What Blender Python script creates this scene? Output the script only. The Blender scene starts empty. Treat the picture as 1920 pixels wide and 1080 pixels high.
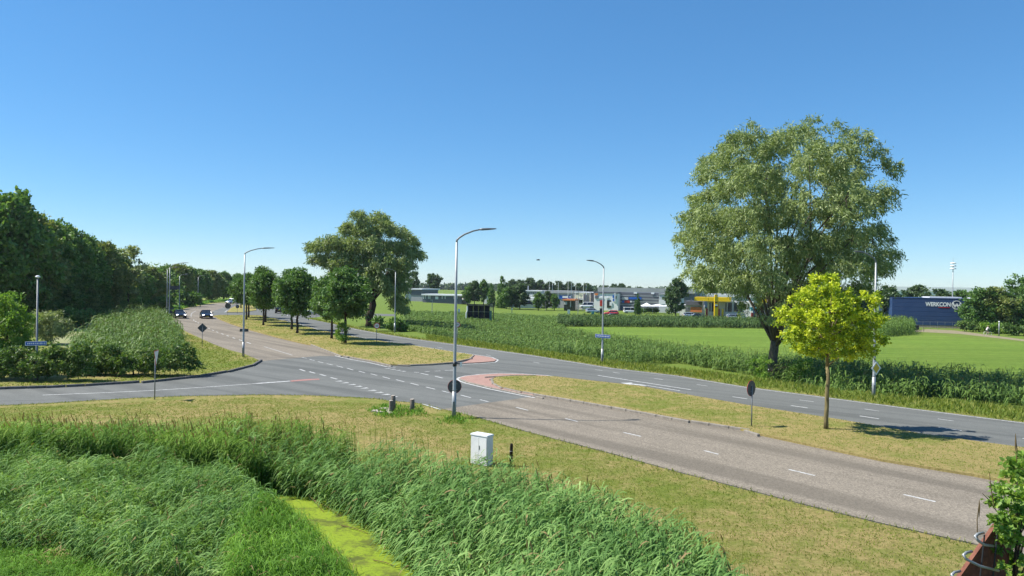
import bpy, bmesh, math, random
import numpy as np
from mathutils import Vector, Matrix

random.seed(7)
rng = np.random.default_rng(7)
SC = bpy.context.scene
COL = SC.collection
R = math.radians

# ------------------------------------------------------------------ camera
F = 1371.0                      # focal length in pixels of a 1920 px wide frame
CAM = np.array([0.0, 0.0, 6.5])
ROLL = R(0.95)
PITCH = math.atan(3 / F)
fw = np.array([0, math.cos(PITCH), -math.sin(PITCH)])
u0 = np.array([0, math.sin(PITCH), math.cos(PITCH)])
r0 = np.array([1.0, 0, 0])
rt = math.cos(ROLL) * r0 + math.sin(ROLL) * u0
up = -math.sin(ROLL) * r0 + math.cos(ROLL) * u0
cd = bpy.data.cameras.new('camera')
cam = bpy.data.objects.new('camera', cd)
COL.objects.link(cam)
cd.sensor_fit = 'HORIZONTAL'
cd.sensor_width = 36
cd.lens = 36 * F / 1920
cd.clip_start = 0.1
cd.clip_end = 6000
cam.matrix_world = Matrix(((rt[0], up[0], -fw[0], 0), (rt[1], up[1], -fw[1], 0), (rt[2], up[2], -fw[2], CAM[2]), (0, 0, 0, 1)))
SC.camera = cam

# ------------------------------------------------------------------ sky, sun, exposure
SUN_AZ = R(272.5)
SUN_EL = R(52.0)
world = bpy.data.worlds.new('World')
SC.world = world
world.use_nodes = True
wn = world.node_tree
sky = wn.nodes.new('ShaderNodeTexSky')
sky.sky_type = 'NISHITA'
sky.sun_disc = False
sky.sun_elevation = SUN_EL
sky.sun_rotation = SUN_AZ
sky.altitude = 3000
sky.air_density = 1.3
sky.dust_density = 0.0
sky.ozone_density = 10
gm = wn.nodes.new('ShaderNodeGamma')
gm.inputs[1].default_value = 0.7
hs = wn.nodes.new('ShaderNodeHueSaturation')
hs.inputs['Saturation'].default_value = 1.24
wn.links.new(sky.outputs[0], gm.inputs[0])
wn.links.new(gm.outputs[0], hs.inputs['Color'])
wb_ = wn.nodes.new('ShaderNodeMix')
wb_.data_type = 'RGBA'
wb_.blend_type = 'MULTIPLY'
wb_.inputs[0].default_value = 1.0
wb_.inputs[7].default_value = (0.94, 1.0, 1.0, 1)
wn.links.new(hs.outputs[0], wb_.inputs[6])
wn.links.new(wb_.outputs[2], wn.nodes['Background'].inputs[0])
wn.nodes['Background'].inputs[1].default_value = 0.13
sl = bpy.data.lights.new('sun', 'SUN')
sl.energy = 4.2
sl.angle = R(0.53)
sl.color = (1.0, 0.955, 0.88)
sun = bpy.data.objects.new('sun', sl)
COL.objects.link(sun)
sd = Vector((math.sin(SUN_AZ) * math.cos(SUN_EL), math.cos(SUN_AZ) * math.cos(SUN_EL), math.sin(SUN_EL)))
sun.rotation_euler = sd.to_track_quat('Z', 'Y').to_euler()
sun.location = sd * 60
SC.view_settings.view_transform = 'Standard'
SC.view_settings.look = 'None'
SC.view_settings.gamma = 1
SC.view_settings.exposure = 1.0
SC.view_settings.use_curve_mapping = False

# ------------------------------------------------------------------ where things stand
def ray(px, py):
    u = (px - 960) / F
    v = -(py - 540) / F
    return fw + u * rt + v * up
def G(px, py, z=0.0):
    d = ray(px, py)
    t = (z - CAM[2]) / d[2]
    return CAM + t * d
def AT(px, py, y):
    d = ray(px, py)
    return CAM + d * (y / d[1])
def sstep(x, a, b):
    t = np.clip((np.asarray(x, float) - a) / (b - a), 0, 1)
    return t * t * (3 - 2 * t)
def pdist(P, poly):
    """distance to a polyline and side (+ = left of its direction)"""
    P = np.atleast_2d(P)[:, :2]
    best = np.full(len(P), 1e9)
    side = np.zeros(len(P))
    for a, b in zip(poly[:-1], poly[1:]):
        ab = b - a
        L = max(ab @ ab, 1e-9)
        t = np.clip(((P - a) @ ab) / L, 0, 1)
        q = a + t[:, None] * ab
        d = np.linalg.norm(P - q, axis=1)
        cr = ab[0] * (P[:, 1] - a[1]) - ab[1] * (P[:, 0] - a[0])
        m = d < best
        best[m] = d[m]
        side[m] = np.sign(cr[m])
    return best, side
def inpoly(P, poly):
    P = np.atleast_2d(P)
    x, y = P[:, 0], P[:, 1]
    ins = np.zeros(len(P), bool)
    n = len(poly)
    for i in range(n):
        x0, y0 = poly[i][:2]
        x1, y1 = poly[(i + 1) % n][:2]
        c = ((y0 > y) != (y1 > y))
        with np.errstate(divide='ignore', invalid='ignore'):
            xi = (x1 - x0) * (y - y0) / (y1 - y0 + 1e-12) + x0
        ins ^= c & (x < xi)
    return ins
def GP(pts, z=0.0):
    return np.array([G(a, b, z) for a, b in pts])

# outlines on the ground (read off the photograph, turned into metres)
FAR_EDGE = [(2100, 815), (1920, 792), (1698, 764), (1553, 745), (1399, 725), (1271, 704), (1150, 690), (1100, 682), (1000, 666), (900, 652), (850, 645), (775, 635), (725, 627), (675, 618), (625, 607), (575, 597)]
NEAR_EDGE = [(-60, 762), (0, 760), (100, 755), (250, 746), (325, 743), (480, 740), (580, 741), (655, 744), (705, 747), (730, 751), (780, 755), (805, 760), (830, 767), (855, 772), (905, 785), (960, 801), (1000, 812), (1140, 848), (1271, 884), (1399, 917), (1527, 950), (1655, 981), (1822, 1018), (2050, 1068)]
LEFT_EDGE = [(427, 567), (400, 569), (375, 573), (350, 578), (333, 584), (325, 588), (320, 597), (325, 605), (337, 615), (350, 622), (372, 632), (400, 645), (427, 655), (460, 664), (490, 677)]
KERB_L = [(490, 677), (475, 686), (437, 696), (375, 707), (292, 716), (225, 720), (160, 724), (100, 727), (0, 730), (-60, 733)]
ISL1 = [(588, 649), (615, 660), (635, 667), (692, 677), (725, 685), (755, 686), (805, 684), (845, 681), (880, 674), (887, 667), (855, 662), (805, 654), (755, 646), (700, 639), (650, 630), (595, 619), (550, 606), (510, 597), (487, 592), (457, 591.5), (413, 591.5), (400, 593), (413, 600), (433, 608), (467, 619), (517, 633), (567, 645)]
ISL2 = [(930, 709), (965, 707), (1000, 706.7), (1040, 708), (1100, 715), (1200, 726), (1280, 741), (1399, 762), (1570, 789), (1741, 819), (1920, 843), (2150, 876), (2150, 962), (1890, 907), (1826, 894), (1655, 866), (1527, 839), (1407, 813), (1378, 804), (1271, 787), (1185, 772), (1100, 757), (1000, 740), (965, 733), (938, 727), (925, 720), (923, 713)]
ISL3 = [(425, 586), (432, 579), (445, 573), (470, 568), (478, 575), (481, 582), (457, 586)]
FE = GP(FAR_EDGE)[:, :2]
CH = GP([(880, 1200), (800, 1120), (715, 1030), (630, 962), (560, 934), (440, 908), (300, 886), (100, 876), (-120, 882)], -1.0)[:, :2]

def T(P):
    """height of the land"""
    P = np.atleast_2d(np.asarray(P, float))[:, :2]
    z = np.full(len(P), -0.012)
    d, s = pdist(P, FE)
    beyond = np.where(s < 0, d, -d)
    az = P[:, 0] / np.maximum(P[:, 1], 0.1)
    w = sstep(az, -0.14, 0.03)
    z -= w * (1.17 * sstep(beyond, 4.0, 9.0) + 0.6 * sstep(beyond, 5.5, 8.0) * (1 - sstep(beyond, 9.5, 12.5)))
    d, s = pdist(P, CH)
    far = s < 0
    zc = np.where(far, -1.5 + 1.15 * sstep(d, 0.8, 2.2) + 0.32 * sstep(d, 2.2, 5.0), -1.5 + 0.85 * sstep(d, 0.9, 3.0))
    zc = zc + (0.13 * np.sin(P[:, 0] * 1.7 + P[:, 1] * 0.9) + 0.09 * np.sin(P[:, 0] * 3.9 - P[:, 1] * 2.7 + 1)) * (1 - sstep(d, 3.0, 4.6))
    zc = zc * (0.40 + 0.60 * sstep(az, -0.385, -0.295))
    near = P[:, 1] < 36
    z = np.where(near, np.minimum(z, zc), z)
    return z
def GT(px, py, dz=0.0):
    z = 0.0
    for _ in range(6):
        p = G(px, py, z + dz)
        z = float(T(p[None])[0])
    return p
def GTP(pts, dz=0.0):
    return np.array([GT(a, b, dz) for a, b in pts])

# ------------------------------------------------------------------ node materials
MATS = {}
def newmat(name):
    m = bpy.data.materials.new(name)
    m.use_nodes = True
    MATS[name] = m
    return m, m.node_tree.nodes, m.node_tree.links
def setin(n, k, v):
    if k in n.inputs:
        n.inputs[k].default_value = v
def ramp(nt, fac, stops):
    r = nt.nodes.new('ShaderNodeValToRGB')
    e = r.color_ramp.elements
    while len(e) < len(stops):
        e.new(0.5)
    for el, (p, c) in zip(e, stops):
        el.position = p
        el.color = (*c, 1)
    nt.links.new(fac, r.inputs[0])
    return r.outputs[0]
def noise(nt, scale, detail=4, rough=0.55, vec=None, stretch=None):
    n = nt.nodes.new('ShaderNodeTexNoise')
    n.inputs['Scale'].default_value = scale
    n.inputs['Detail'].default_value = detail
    n.inputs['Roughness'].default_value = rough
    if vec is None:
        vec = nt.nodes.new('ShaderNodeNewGeometry').outputs['Position']
    if stretch:
        mp = nt.nodes.new('ShaderNodeMapping')
        mp.inputs['Scale'].default_value = stretch
        nt.links.new(vec, mp.inputs[0])
        vec = mp.outputs[0]
    nt.links.new(vec, n.inputs['Vector'])
    return n.outputs['Fac']
def mix(nt, fac, a, b, mode='MIX'):
    n = nt.nodes.new('ShaderNodeMix')
    n.data_type = 'RGBA'
    n.blend_type = mode
    for sock, v in ((n.inputs[0], fac), (n.inputs[6], a), (n.inputs[7], b)):
        if isinstance(v, (int, float)):
            sock.default_value = v
        elif isinstance(v, tuple):
            sock.default_value = (*v, 1)
        else:
            nt.links.new(v, sock)
    return n.outputs[2]
def bump(nt, h, strength=0.3, dist=0.02):
    b = nt.nodes.new('ShaderNodeBump')
    b.inputs['Strength'].default_value = strength
    b.inputs['Distance'].default_value = dist
    nt.links.new(h, b.inputs['Height'])
    return b.outputs[0]
def simple(name, col, rough=0.6, metal=0.0, var=0.12, scale=3.0, spec=0.4, bumpy=0.0, emit=0):
    """plain surface with slight procedural wear"""
    m, n, l = newmat(name)
    nt = m.node_tree
    b = n['Principled BSDF']
    f = noise(nt, scale, 5, 0.6)
    c = ramp(nt, f, [(0.3, tuple(x * (1 - var) for x in col)), (0.7, tuple(min(1, x * (1 + var)) for x in col))])
    l.new(c, b.inputs['Base Color'])
    b.inputs['Roughness'].default_value = rough
    b.inputs['Metallic'].default_value = metal
    setin(b, 'Specular IOR Level', spec)
    if bumpy:
        l.new(bump(nt, noise(nt, scale * 8, 4), bumpy), b.inputs['Normal'])
    if emit:
        setin(b, 'Emission Color', (*col, 1))
        setin(b, 'Emission Strength', emit)
    return m
def leafmat(name, stops, trans=0.28, rough=0.5, spec=0.3, tcol=1.25, gain=1.45):
    """foliage: colour differs leaf by leaf (attribute rnd), light passes through"""
    m, n, l = newmat(name)
    nt = m.node_tree
    b = n['Principled BSDF']
    a = n.new('ShaderNodeAttribute')
    a.attribute_name = 'rnd'
    trans = trans + 0.08
    c = ramp(nt, a.outputs['Fac'], [(p, tuple(x * gain for x in cc)) for p, cc in stops])
    l.new(c, b.inputs['Base Color'])
    b.inputs['Roughness'].default_value = rough
    setin(b, 'Specular IOR Level', spec)
    t = n.new('ShaderNodeBsdfTranslucent')
    tc = mix(nt, 1.0, c, (tcol, tcol * 1.05, tcol * 0.45), 'MULTIPLY')
    l.new(tc, t.inputs[0])
    ms = n.new('ShaderNodeMixShader')
    ms.inputs[0].default_value = trans
    l.new(b.outputs[0], ms.inputs[1])
    l.new(t.outputs[0], ms.inputs[2])
    l.new(ms.outputs[0], n['Material Output'].inputs[0])
    return m

# ------------------------------------------------------------------ mesh helpers
class MB:
    def __init__(s):
        s.v = []
        s.f = []
    def add(s, vs, fs):
        o = len(s.v)
        s.v += [tuple(map(float, v)) for v in vs]
        s.f += [tuple(i + o for i in f) for f in fs]
        return s
    def box(s, c, size, rz=0.0, rx=0.0, ry=0.0, taper=1.0):
        hx, hy, hz = size[0] / 2, size[1] / 2, size[2] / 2
        M = Matrix.Translation(Vector(c)) @ Matrix.Rotation(rz, 4, 'Z') @ Matrix.Rotation(ry, 4, 'Y') @ Matrix.Rotation(rx, 4, 'X')
        vs = []
        for z, t in ((-hz, 1), (hz, taper)):
            for x, y in ((-hx, -hy), (hx, -hy), (hx, hy), (-hx, hy)):
                vs.append(M @ Vector((x * t, y * t, z)))
        return s.add(vs, [(3, 2, 1, 0), (4, 5, 6, 7), (0, 1, 5, 4), (1, 2, 6, 5), (2, 3, 7, 6), (3, 0, 4, 7)])
    def tube(s, pts, rad, n=8, caps=True):
        pts = [Vector(p) for p in pts]
        if isinstance(rad, (int, float)):
            rad = [rad] * len(pts)
        vs, fs = [], []
        prev = None
        for i, p in enumerate(pts):
            d = (pts[min(i + 1, len(pts) - 1)] - pts[max(i - 1, 0)]).normalized()
            if prev is None:
                a = Vector((0, 0, 1)) if abs(d.z) < 0.9 else Vector((1, 0, 0))
                s1 = d.cross(a).normalized()
            else:
                s1 = (prev - d * prev.dot(d)).normalized()
            prev = s1
            s2 = d.cross(s1)
            for k in range(n):
                an = 2 * math.pi * k / n
                vs.append(p + (s1 * math.cos(an) + s2 * math.sin(an)) * rad[i])
        for i in range(len(pts) - 1):
            for k in range(n):
                k2 = (k + 1) % n
                fs.append((i * n + k, i * n + k2, (i + 1) * n + k2, (i + 1) * n + k))
        if caps:
            fs.append(tuple(range(n - 1, -1, -1)))
            fs.append(tuple((len(pts) - 1) * n + k for k in range(n)))
        return s.add(vs, fs)
    def cyl(s, c, r, h, n=12, axis='Z', r2=None):
        c = Vector(c)
        ax = {'X': Vector((1, 0, 0)), 'Y': Vector((0, 1, 0)), 'Z': Vector((0, 0, 1))}[axis] if isinstance(axis, str) else Vector(axis).normalized()
        return s.tube([c - ax * h / 2, c + ax * h / 2], [r, r if r2 is None else r2], n)
    def prism(s, poly, z0, z1):
        n = len(poly)
        vs = [(p[0], p[1], z0) for p in poly] + [(p[0], p[1], z1) for p in poly]
        fs = [tuple(range(n - 1, -1, -1)), tuple(range(n, 2 * n))]
        for i in range(n):
            j = (i + 1) % n
            fs.append((i, j, n + j, n + i))
        return s.add(vs, fs)
    def plate(s, pts2, o, ax, ay, th):
        """flat outline pts2 in axes ax, ay from o, thickness th along ax x ay"""
        o, ax, ay = Vector(o), Vector(ax).normalized(), Vector(ay).normalized()
        nn = ax.cross(ay)
        n = len(pts2)
        a = [o + ax * p[0] + ay * p[1] + nn * th / 2 for p in pts2]
        b = [q - nn * th for q in a]
        fs = [tuple(range(n)), tuple(range(2 * n - 1, n - 1, -1))]
        for i in range(n):
            j = (i + 1) % n
            fs.append((i, n + i, n + j, j))
        return s.add(a + b, fs)
    def mesh(s, name, smooth=False):
        me = bpy.data.meshes.new(name)
        me.from_pydata(s.v, [], s.f)
        if smooth:
            me.polygons.foreach_set('use_smooth', [True] * len(me.polygons))
        me.update()
        return me
    def build(s, name, mat, parent=None, smooth=False, loc=None):
        return link(name, s.mesh(name, smooth), mat, parent, loc)
def link(name, me, mat=None, parent=None, loc=None, rz=None):
    o = bpy.data.objects.new(name, me)
    COL.objects.link(o)
    if mat is not None and not me.materials:
        me.materials.append(MATS[mat] if isinstance(mat, str) else mat)
    if parent is not None:
        o.parent = parent
    if loc is not None:
        o.location = loc
    if rz is not None:
        o.rotation_euler.z = rz
    return o
def tag(o, label=None, cat=None, group=None, kind=None):
    if label: o['label'] = label
    if cat: o['category'] = cat
    if group: o['group'] = group
    if kind: o['kind'] = kind
    return o
def thing(name, label, cat, loc=(0, 0, 0), rz=0.0, group=None, scale=1.0):
    o = bpy.data.objects.new(name, None)
    COL.objects.link(o)
    o.location = Vector([float(x) for x in loc])
    o.rotation_euler = (0, 0, rz)
    o.scale = (scale,) * 3 if isinstance(scale, (int, float)) else scale
    o.empty_display_size = 0.3
    return tag(o, label, cat, group)
def copyof(root, label, loc, rz=0.0, group=None, scale=None):
    r = root.copy()
    COL.objects.link(r)
    r.location = Vector([float(x) for x in loc])
    r.rotation_euler = (0, 0, rz)
    if scale is not None:
        r.scale = (scale,) * 3 if isinstance(scale, (int, float)) else scale
    tag(r, label, None, group)
    for ch in list(root.children):
        c = ch.copy()
        COL.objects.link(c)
        c.parent = r
        for g in list(ch.children):
            d = g.copy()
            COL.objects.link(d)
            d.parent = c
    return r
def npmesh(name, V, Fq, rnd=None, smooth=False):
    """mesh from numpy arrays, all faces with the same number of corners; rnd per face"""
    me = bpy.data.meshes.new(name)
    V = np.ascontiguousarray(V, np.float32)
    Fq = np.ascontiguousarray(Fq, np.int32)
    k = Fq.shape[1]
    me.vertices.add(len(V))
    me.vertices.foreach_set('co', V.ravel())
    me.loops.add(Fq.size)
    me.loops.foreach_set('vertex_index', Fq.ravel())
    me.polygons.add(len(Fq))
    me.polygons.foreach_set('loop_start', np.arange(len(Fq), dtype=np.int32) * k)
    if smooth:
        me.polygons.foreach_set('use_smooth', np.ones(len(Fq), bool))
    if rnd is not None:
        a = me.attributes.new('rnd', 'FLOAT', 'FACE')
        a.data.foreach_set('value', np.ascontiguousarray(rnd, np.float32))
    me.update(calc_edges=True)
    me.validate()
    return me
def sheet(name, poly, z, mat, th=0.05, kind='structure', parent=None, sub=None):
    """flat outline laid on the ground, with sides going down"""
    bm = bmesh.new()
    vs = [bm.verts.new((p[0], p[1], z)) for p in poly]
    f = bm.faces.new(vs)
    if f.normal.z < 0:
        f.normal_flip()
    bm.normal_update()
    if f.normal.z < 0:
        f.normal_flip()
    lo = [bm.verts.new((p[0], p[1], z - th)) for p in poly]
    for i in range(len(vs)):
        j = (i + 1) % len(vs)
        bm.faces.new((vs[i], lo[i], lo[j], vs[j]))
    bmesh.ops.triangulate(bm, faces=[f])
    bmesh.ops.recalc_face_normals(bm, faces=bm.faces[:])
    me = bpy.data.meshes.new(name)
    bm.to_mesh(me)
    bm.free()
    o = link(name, me, mat, parent)
    if kind and parent is None:
        o['kind'] = kind
    return o
# ------------------------------------------------------------------ ground materials
def grass_mat(name, dry=0.5):
    m, n, l = newmat(name)
    nt = m.node_tree
    b = n['Principled BSDF']
    g1 = noise(nt, 9.0, 6, 0.7)
    green = ramp(nt, g1, [(0.3, (0.075, 0.115, 0.016)), (0.5, (0.145, 0.185, 0.03)), (0.72, (0.215, 0.235, 0.05))])
    straw = ramp(nt, g1, [(0.3, (0.19, 0.15, 0.055)), (0.5, (0.31, 0.245, 0.095)), (0.72, (0.42, 0.34, 0.15))])
    p1 = noise(nt, 0.16, 5, 0.62)
    p2 = noise(nt, 1.1, 5, 0.65)
    ad = n.new('ShaderNodeMath'); ad.operation = 'MULTIPLY_ADD'
    l.new(p2, ad.inputs[0]); ad.inputs[1].default_value = 0.95; l.new(p1, ad.inputs[2])
    at = n.new('ShaderNodeAttribute'); at.attribute_name = 'dry'
    ad2 = n.new('ShaderNodeMath'); ad2.operation = 'ADD'
    hf = n.new('ShaderNodeMath'); hf.operation = 'MULTIPLY'; hf.inputs[1].default_value = 0.5
    l.new(ad.outputs[0], hf.inputs[0])
    l.new(hf.outputs[0], ad2.inputs[0]); l.new(at.outputs['Fac'], ad2.inputs[1])
    c0 = 1.0 - dry * 0.3
    sh = 0.045 if dry > 0.6 else 0.01
    fac = ramp(nt, ad2.outputs[0], [(0.0, (0, 0, 0)), (0.41 - sh, (0.04, 0.04, 0.04)), (0.50 - sh, (0.45, 0.45, 0.45)), (0.58 - sh, (0.95, 0.95, 0.95))]) if dry > 0.45 else ramp(nt, ad2.outputs[0], [(0.0, (0, 0, 0)), (0.7, (0.08, 0.08, 0.08)), (1.0, (0.6, 0.6, 0.6))])
    c = mix(nt, fac, green, straw)
    # lush land (attribute lush) is a deeper green
    al = n.new('ShaderNodeAttribute'); al.attribute_name = 'lush'
    lush = ramp(nt, g1, [(0.3, (0.05, 0.095, 0.012)), (0.52, (0.11, 0.18, 0.025)), (0.72, (0.2, 0.26, 0.045))])
    c = mix(nt, al.outputs['Fac'], c, lush)
    l.new(c, b.inputs['Base Color'])
    b.inputs['Roughness'].default_value = 0.9
    setin(b, 'Specular IOR Level', 0.1)
    l.new(bump(nt, noise(nt, 26, 5, 0.8), 0.9, 0.06), b.inputs['Normal'])
    return m
grass_mat('lawn', 0.5)
grass_mat('median_grass', 0.62)
LANE = (0.55, 0.55, 1)
def asphalt(name, dark, light, speck, ang=-0.8):
    m, n, l = newmat(name)
    nt = m.node_tree
    b = n['Principled BSDF']
    big = noise(nt, 0.22, 4, 0.6)
    c = ramp(nt, big, [(0.3, dark), (0.7, light)])
    st = noise(nt, 2.2, 4, 0.6)
    c = mix(nt, ramp(nt, st, [(0.35, (0, 0, 0)), (0.7, (0.35, 0.35, 0.35))]), c, tuple(x * 0.72 for x in dark))
    v = n.new('ShaderNodeTexVoronoi'); v.inputs['Scale'].default_value = 24
    l.new(n.new('ShaderNodeNewGeometry').outputs['Position'], v.inputs['Vector'])
    sp = ramp(nt, v.outputs['Color'], [(0.25, (0, 0, 0)), (0.8, (speck, speck, speck))])
    c = mix(nt, sp, c, tuple(min(1, x * 2.0) for x in light))
    # tyre lanes polished along the road, dark oil stains
    mp = n.new('ShaderNodeMapping')
    mp.vector_type = 'TEXTURE'
    mp.inputs['Rotation'].default_value = (0, 0, ang)
    mp.inputs['Scale'].default_value = (26, 1.15, 1)
    l.new(n.new('ShaderNodeNewGeometry').outputs['Position'], mp.inputs[0])
    lane = noise(nt, 1.0, 3, 0.55, mp.outputs[0])
    c = mix(nt, ramp(nt, lane, [(0.36, (0.55, 0.55, 0.55)), (0.56, (0, 0, 0))]), c, tuple(x * 0.62 for x in dark))
    f2 = noise(nt, 60, 3, 0.7)
    c = mix(nt, ramp(nt, f2, [(0.35, (0.4, 0.4, 0.4)), (0.55, (0, 0, 0))]), c, tuple(x * 0.5 for x in dark))
    l.new(c, b.inputs['Base Color'])
    b.inputs['Roughness'].default_value = 0.85
    setin(b, 'Specular IOR Level', 0.25)
    l.new(bump(nt, f2, 0.5, 0.01), b.inputs['Normal'])
    return m
asphalt('asphalt_grey', (0.118, 0.122, 0.112), (0.150, 0.153, 0.140), 0.2, R(-38))
asphalt('asphalt_brown', (0.158, 0.136, 0.104), (0.20, 0.172, 0.134), 0.55, R(-50.7))
asphalt('asphalt_dark', (0.085, 0.092, 0.098), (0.115, 0.12, 0.125), 0.2)
def paint(name, col, wear=0.5):
    m, n, l = newmat(name)
    nt = m.node_tree
    b = n['Principled BSDF']
    w = noise(nt, 5, 6, 0.8)
    c = mix(nt, ramp(nt, w, [(0.45, (0, 0, 0)), (0.62, (wear, wear, wear))]), col, (0.22, 0.21, 0.2))
    l.new(c, b.inputs['Base Color'])
    b.inputs['Roughness'].default_value = 0.7
    return m
paint('road_paint', (0.52, 0.52, 0.50), 0.8)
paint('road_paint_worn', (0.34, 0.335, 0.31), 0.9)
paint('red_coating', (0.33, 0.13, 0.10), 0.6)
def pavers():
    m, n, l = newmat('red_pavers')
    nt = m.node_tree
    b = n['Principled BSDF']
    mp = n.new('ShaderNodeMapping'); mp.inputs['Rotation'].default_value = (0, 0, 0.6)
    l.new(n.new('ShaderNodeNewGeometry').outputs['Position'], mp.inputs[0])
    br = n.new('ShaderNodeTexBrick')
    br.inputs['Scale'].default_value = 2.4
    br.inputs['Color1'].default_value = (0.28, 0.15, 0.12, 1)
    br.inputs['Color2'].default_value = (0.35, 0.20, 0.165, 1)
    br.inputs['Mortar'].default_value = (0.2, 0.13, 0.1, 1)
    br.inputs['Mortar Size'].default_value = 0.02
    l.new(mp.outputs[0], br.inputs['Vector'])
    c = mix(nt, ramp(nt, noise(nt, 1.5, 5, 0.65), [(0.35, (0, 0, 0)), (0.75, (0.5, 0.5, 0.5))]), br.outputs['Color'], (0.42, 0.27, 0.2))
    l.new(c, b.inputs['Base Color'])
    b.inputs['Roughness'].default_value = 0.85
    l.new(bump(nt, br.outputs['Fac'], 0.4, -0.005), b.inputs['Normal'])
pavers()
simple('concrete', (0.235, 0.21, 0.175), 0.85, 0, 0.25, 4, 0.2, 0.3)
simple('concrete_shaded', (0.12, 0.115, 0.11), 0.9, 0, 0.3, 5, 0.2, 0.3)  # left kerb: shade of a face turned from the sun, put into the colour
simple('sand_path', (0.23, 0.20, 0.125), 0.95, 0, 0.25, 2, 0.1, 0.5)
def duckweed():
    m, n, l = newmat('duckweed')
    nt = m.node_tree
    b = n['Principled BSDF']
    g = noise(nt, 40, 5, 0.75)
    c = ramp(nt, g, [(0.3, (0.10, 0.165, 0.007)), (0.5, (0.19, 0.27, 0.011)), (0.7, (0.27, 0.345, 0.018))])
    big = noise(nt, 0.9, 6, 0.7)
    c = mix(nt, ramp(nt, big, [(0.50, (0, 0, 0)), (0.60, (0.8, 0.8, 0.8))]), c, (0.05, 0.055, 0.012))
    fine = noise(nt, 11, 5, 0.8)
    c = mix(nt, ramp(nt, fine, [(0.53, (0, 0, 0)), (0.62, (0.7, 0.7, 0.7))]), c, (0.035, 0.05, 0.01))
    med = noise(nt, 2.3, 5, 0.6)
    c = mix(nt, ramp(nt, med, [(0.4, (0, 0, 0)), (0.75, (0.5, 0.5, 0.5))]), c, (0.20, 0.25, 0.02))
    l.new(c, b.inputs['Base Color'])
    b.inputs['Roughness'].default_value = 0.75
    setin(b, 'Specular IOR Level', 0.3)
    l.new(bump(nt, g, 0.5, 0.01), b.inputs['Normal'])
    m2, n, l = newmat('duckweed_pale')
    nt = m2.node_tree
    b = n['Principled BSDF']
    c = ramp(nt, noise(nt, 1.2, 6, 0.7), [(0.3, (0.15, 0.16, 0.06)), (0.6, (0.24, 0.25, 0.1)), (0.75, (0.3, 0.3, 0.14))])
    l.new(c, b.inputs['Base Color'])
    b.inputs['Roughness'].default_value = 0.8
duckweed()
def crop():
    m, n, l = newmat('crop_green')
    nt = m.node_tree
    b = n['Principled BSDF']
    g = noise(nt, 5, 6, 0.75)
    c = ramp(nt, g, [(0.3, (0.13, 0.225, 0.028)), (0.5, (0.20, 0.315, 0.045)), (0.72, (0.30, 0.40, 0.075))])
    big = noise(nt, 0.10, 6, 0.65, None, (1, 0.5, 1))
    c = mix(nt, ramp(nt, big, [(0.38, (0, 0, 0)), (0.68, (0.7, 0.7, 0.7))]), c, (0.25, 0.33, 0.06))
    fm = noise(nt, 1.3, 6, 0.75)
    c = mix(nt, ramp(nt, fm, [(0.42, (0.5, 0.5, 0.5)), (0.56, (0, 0, 0))]), c, (0.12, 0.20, 0.026))
    row = noise(nt, 1.0, 3, 0.5, None, (0.02, 0.55, 1))
    c = mix(nt, ramp(nt, row, [(0.4, (0.5, 0.5, 0.5)), (0.6, (0, 0, 0))]), c, (0.12, 0.205, 0.028))
    l.new(c, b.inputs['Base Color'])
    b.inputs['Roughness'].default_value = 0.9
    setin(b, 'Specular IOR Level', 0.1)
    l.new(bump(nt, noise(nt, 9, 5, 0.8), 1.0, 0.3), b.inputs['Normal'])
crop()

# ------------------------------------------------------------------ ground: one sheet in rings, fine near, coarse far
def build_ground():
    na, nr = 280, 220
    az = np.linspace(R(-64), R(64), na)
    rr = np.geomspace(3.0, 2600, nr)
    A, RR = np.meshgrid(az, rr)
    X = RR * np.sin(A); Y = RR * np.cos(A)
    P = np.stack([X.ravel(), Y.ravel()], 1)
    Z = T(P)
    V = np.column_stack([P, Z])
    i, j = np.meshgrid(np.arange(nr - 1), np.arange(na - 1), indexing='ij')
    q = np.stack([i * na + j, i * na + j + 1, (i + 1) * na + j + 1, (i + 1) * na + j], -1).reshape(-1, 4)
    me = npmesh('ground', V, q, None, True)
    d, s = pdist(P, FE)
    beyond = np.where(s < 0, d, -d)
    lush = sstep(beyond, 0.4, 1.6) * 0.85
    ld, ls = pdist(P, GP(LEFT_EDGE + [(470, 700)])[:, :2])
    left = (P[:, 1] > 52) & (P[:, 0] < 0) & (ls < 0)
    lush = np.maximum(lush, np.where(left, 0.4 * sstep(ld, 0.5, 3.0), 0))
    fore = sstep(Z, -0.05, -0.45) * (P[:, 1] < 40)
    lush = np.maximum(lush, (1 - sstep(Z, -0.55, -0.10)) * (P[:, 1] < 40) * 0.8)
    nd, ns = pdist(P, GP(NEAR_EDGE)[:, :2])
    dry = 0.0 * nd + 0.05 * sstep(nd, 3.0, 5.5) * (1 - sstep(nd, 6, 10)) * (P[:, 1] < 60)
    for nm, arr in (('lush', lush), ('dry', dry)):
        a = me.attributes.new(nm, 'FLOAT', 'POINT')
        a.data.foreach_set('value', np.ascontiguousarray(arr, np.float32))
    o = link('ground', me, 'lawn')
    tag(o, kind='structure')
build_ground()

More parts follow.
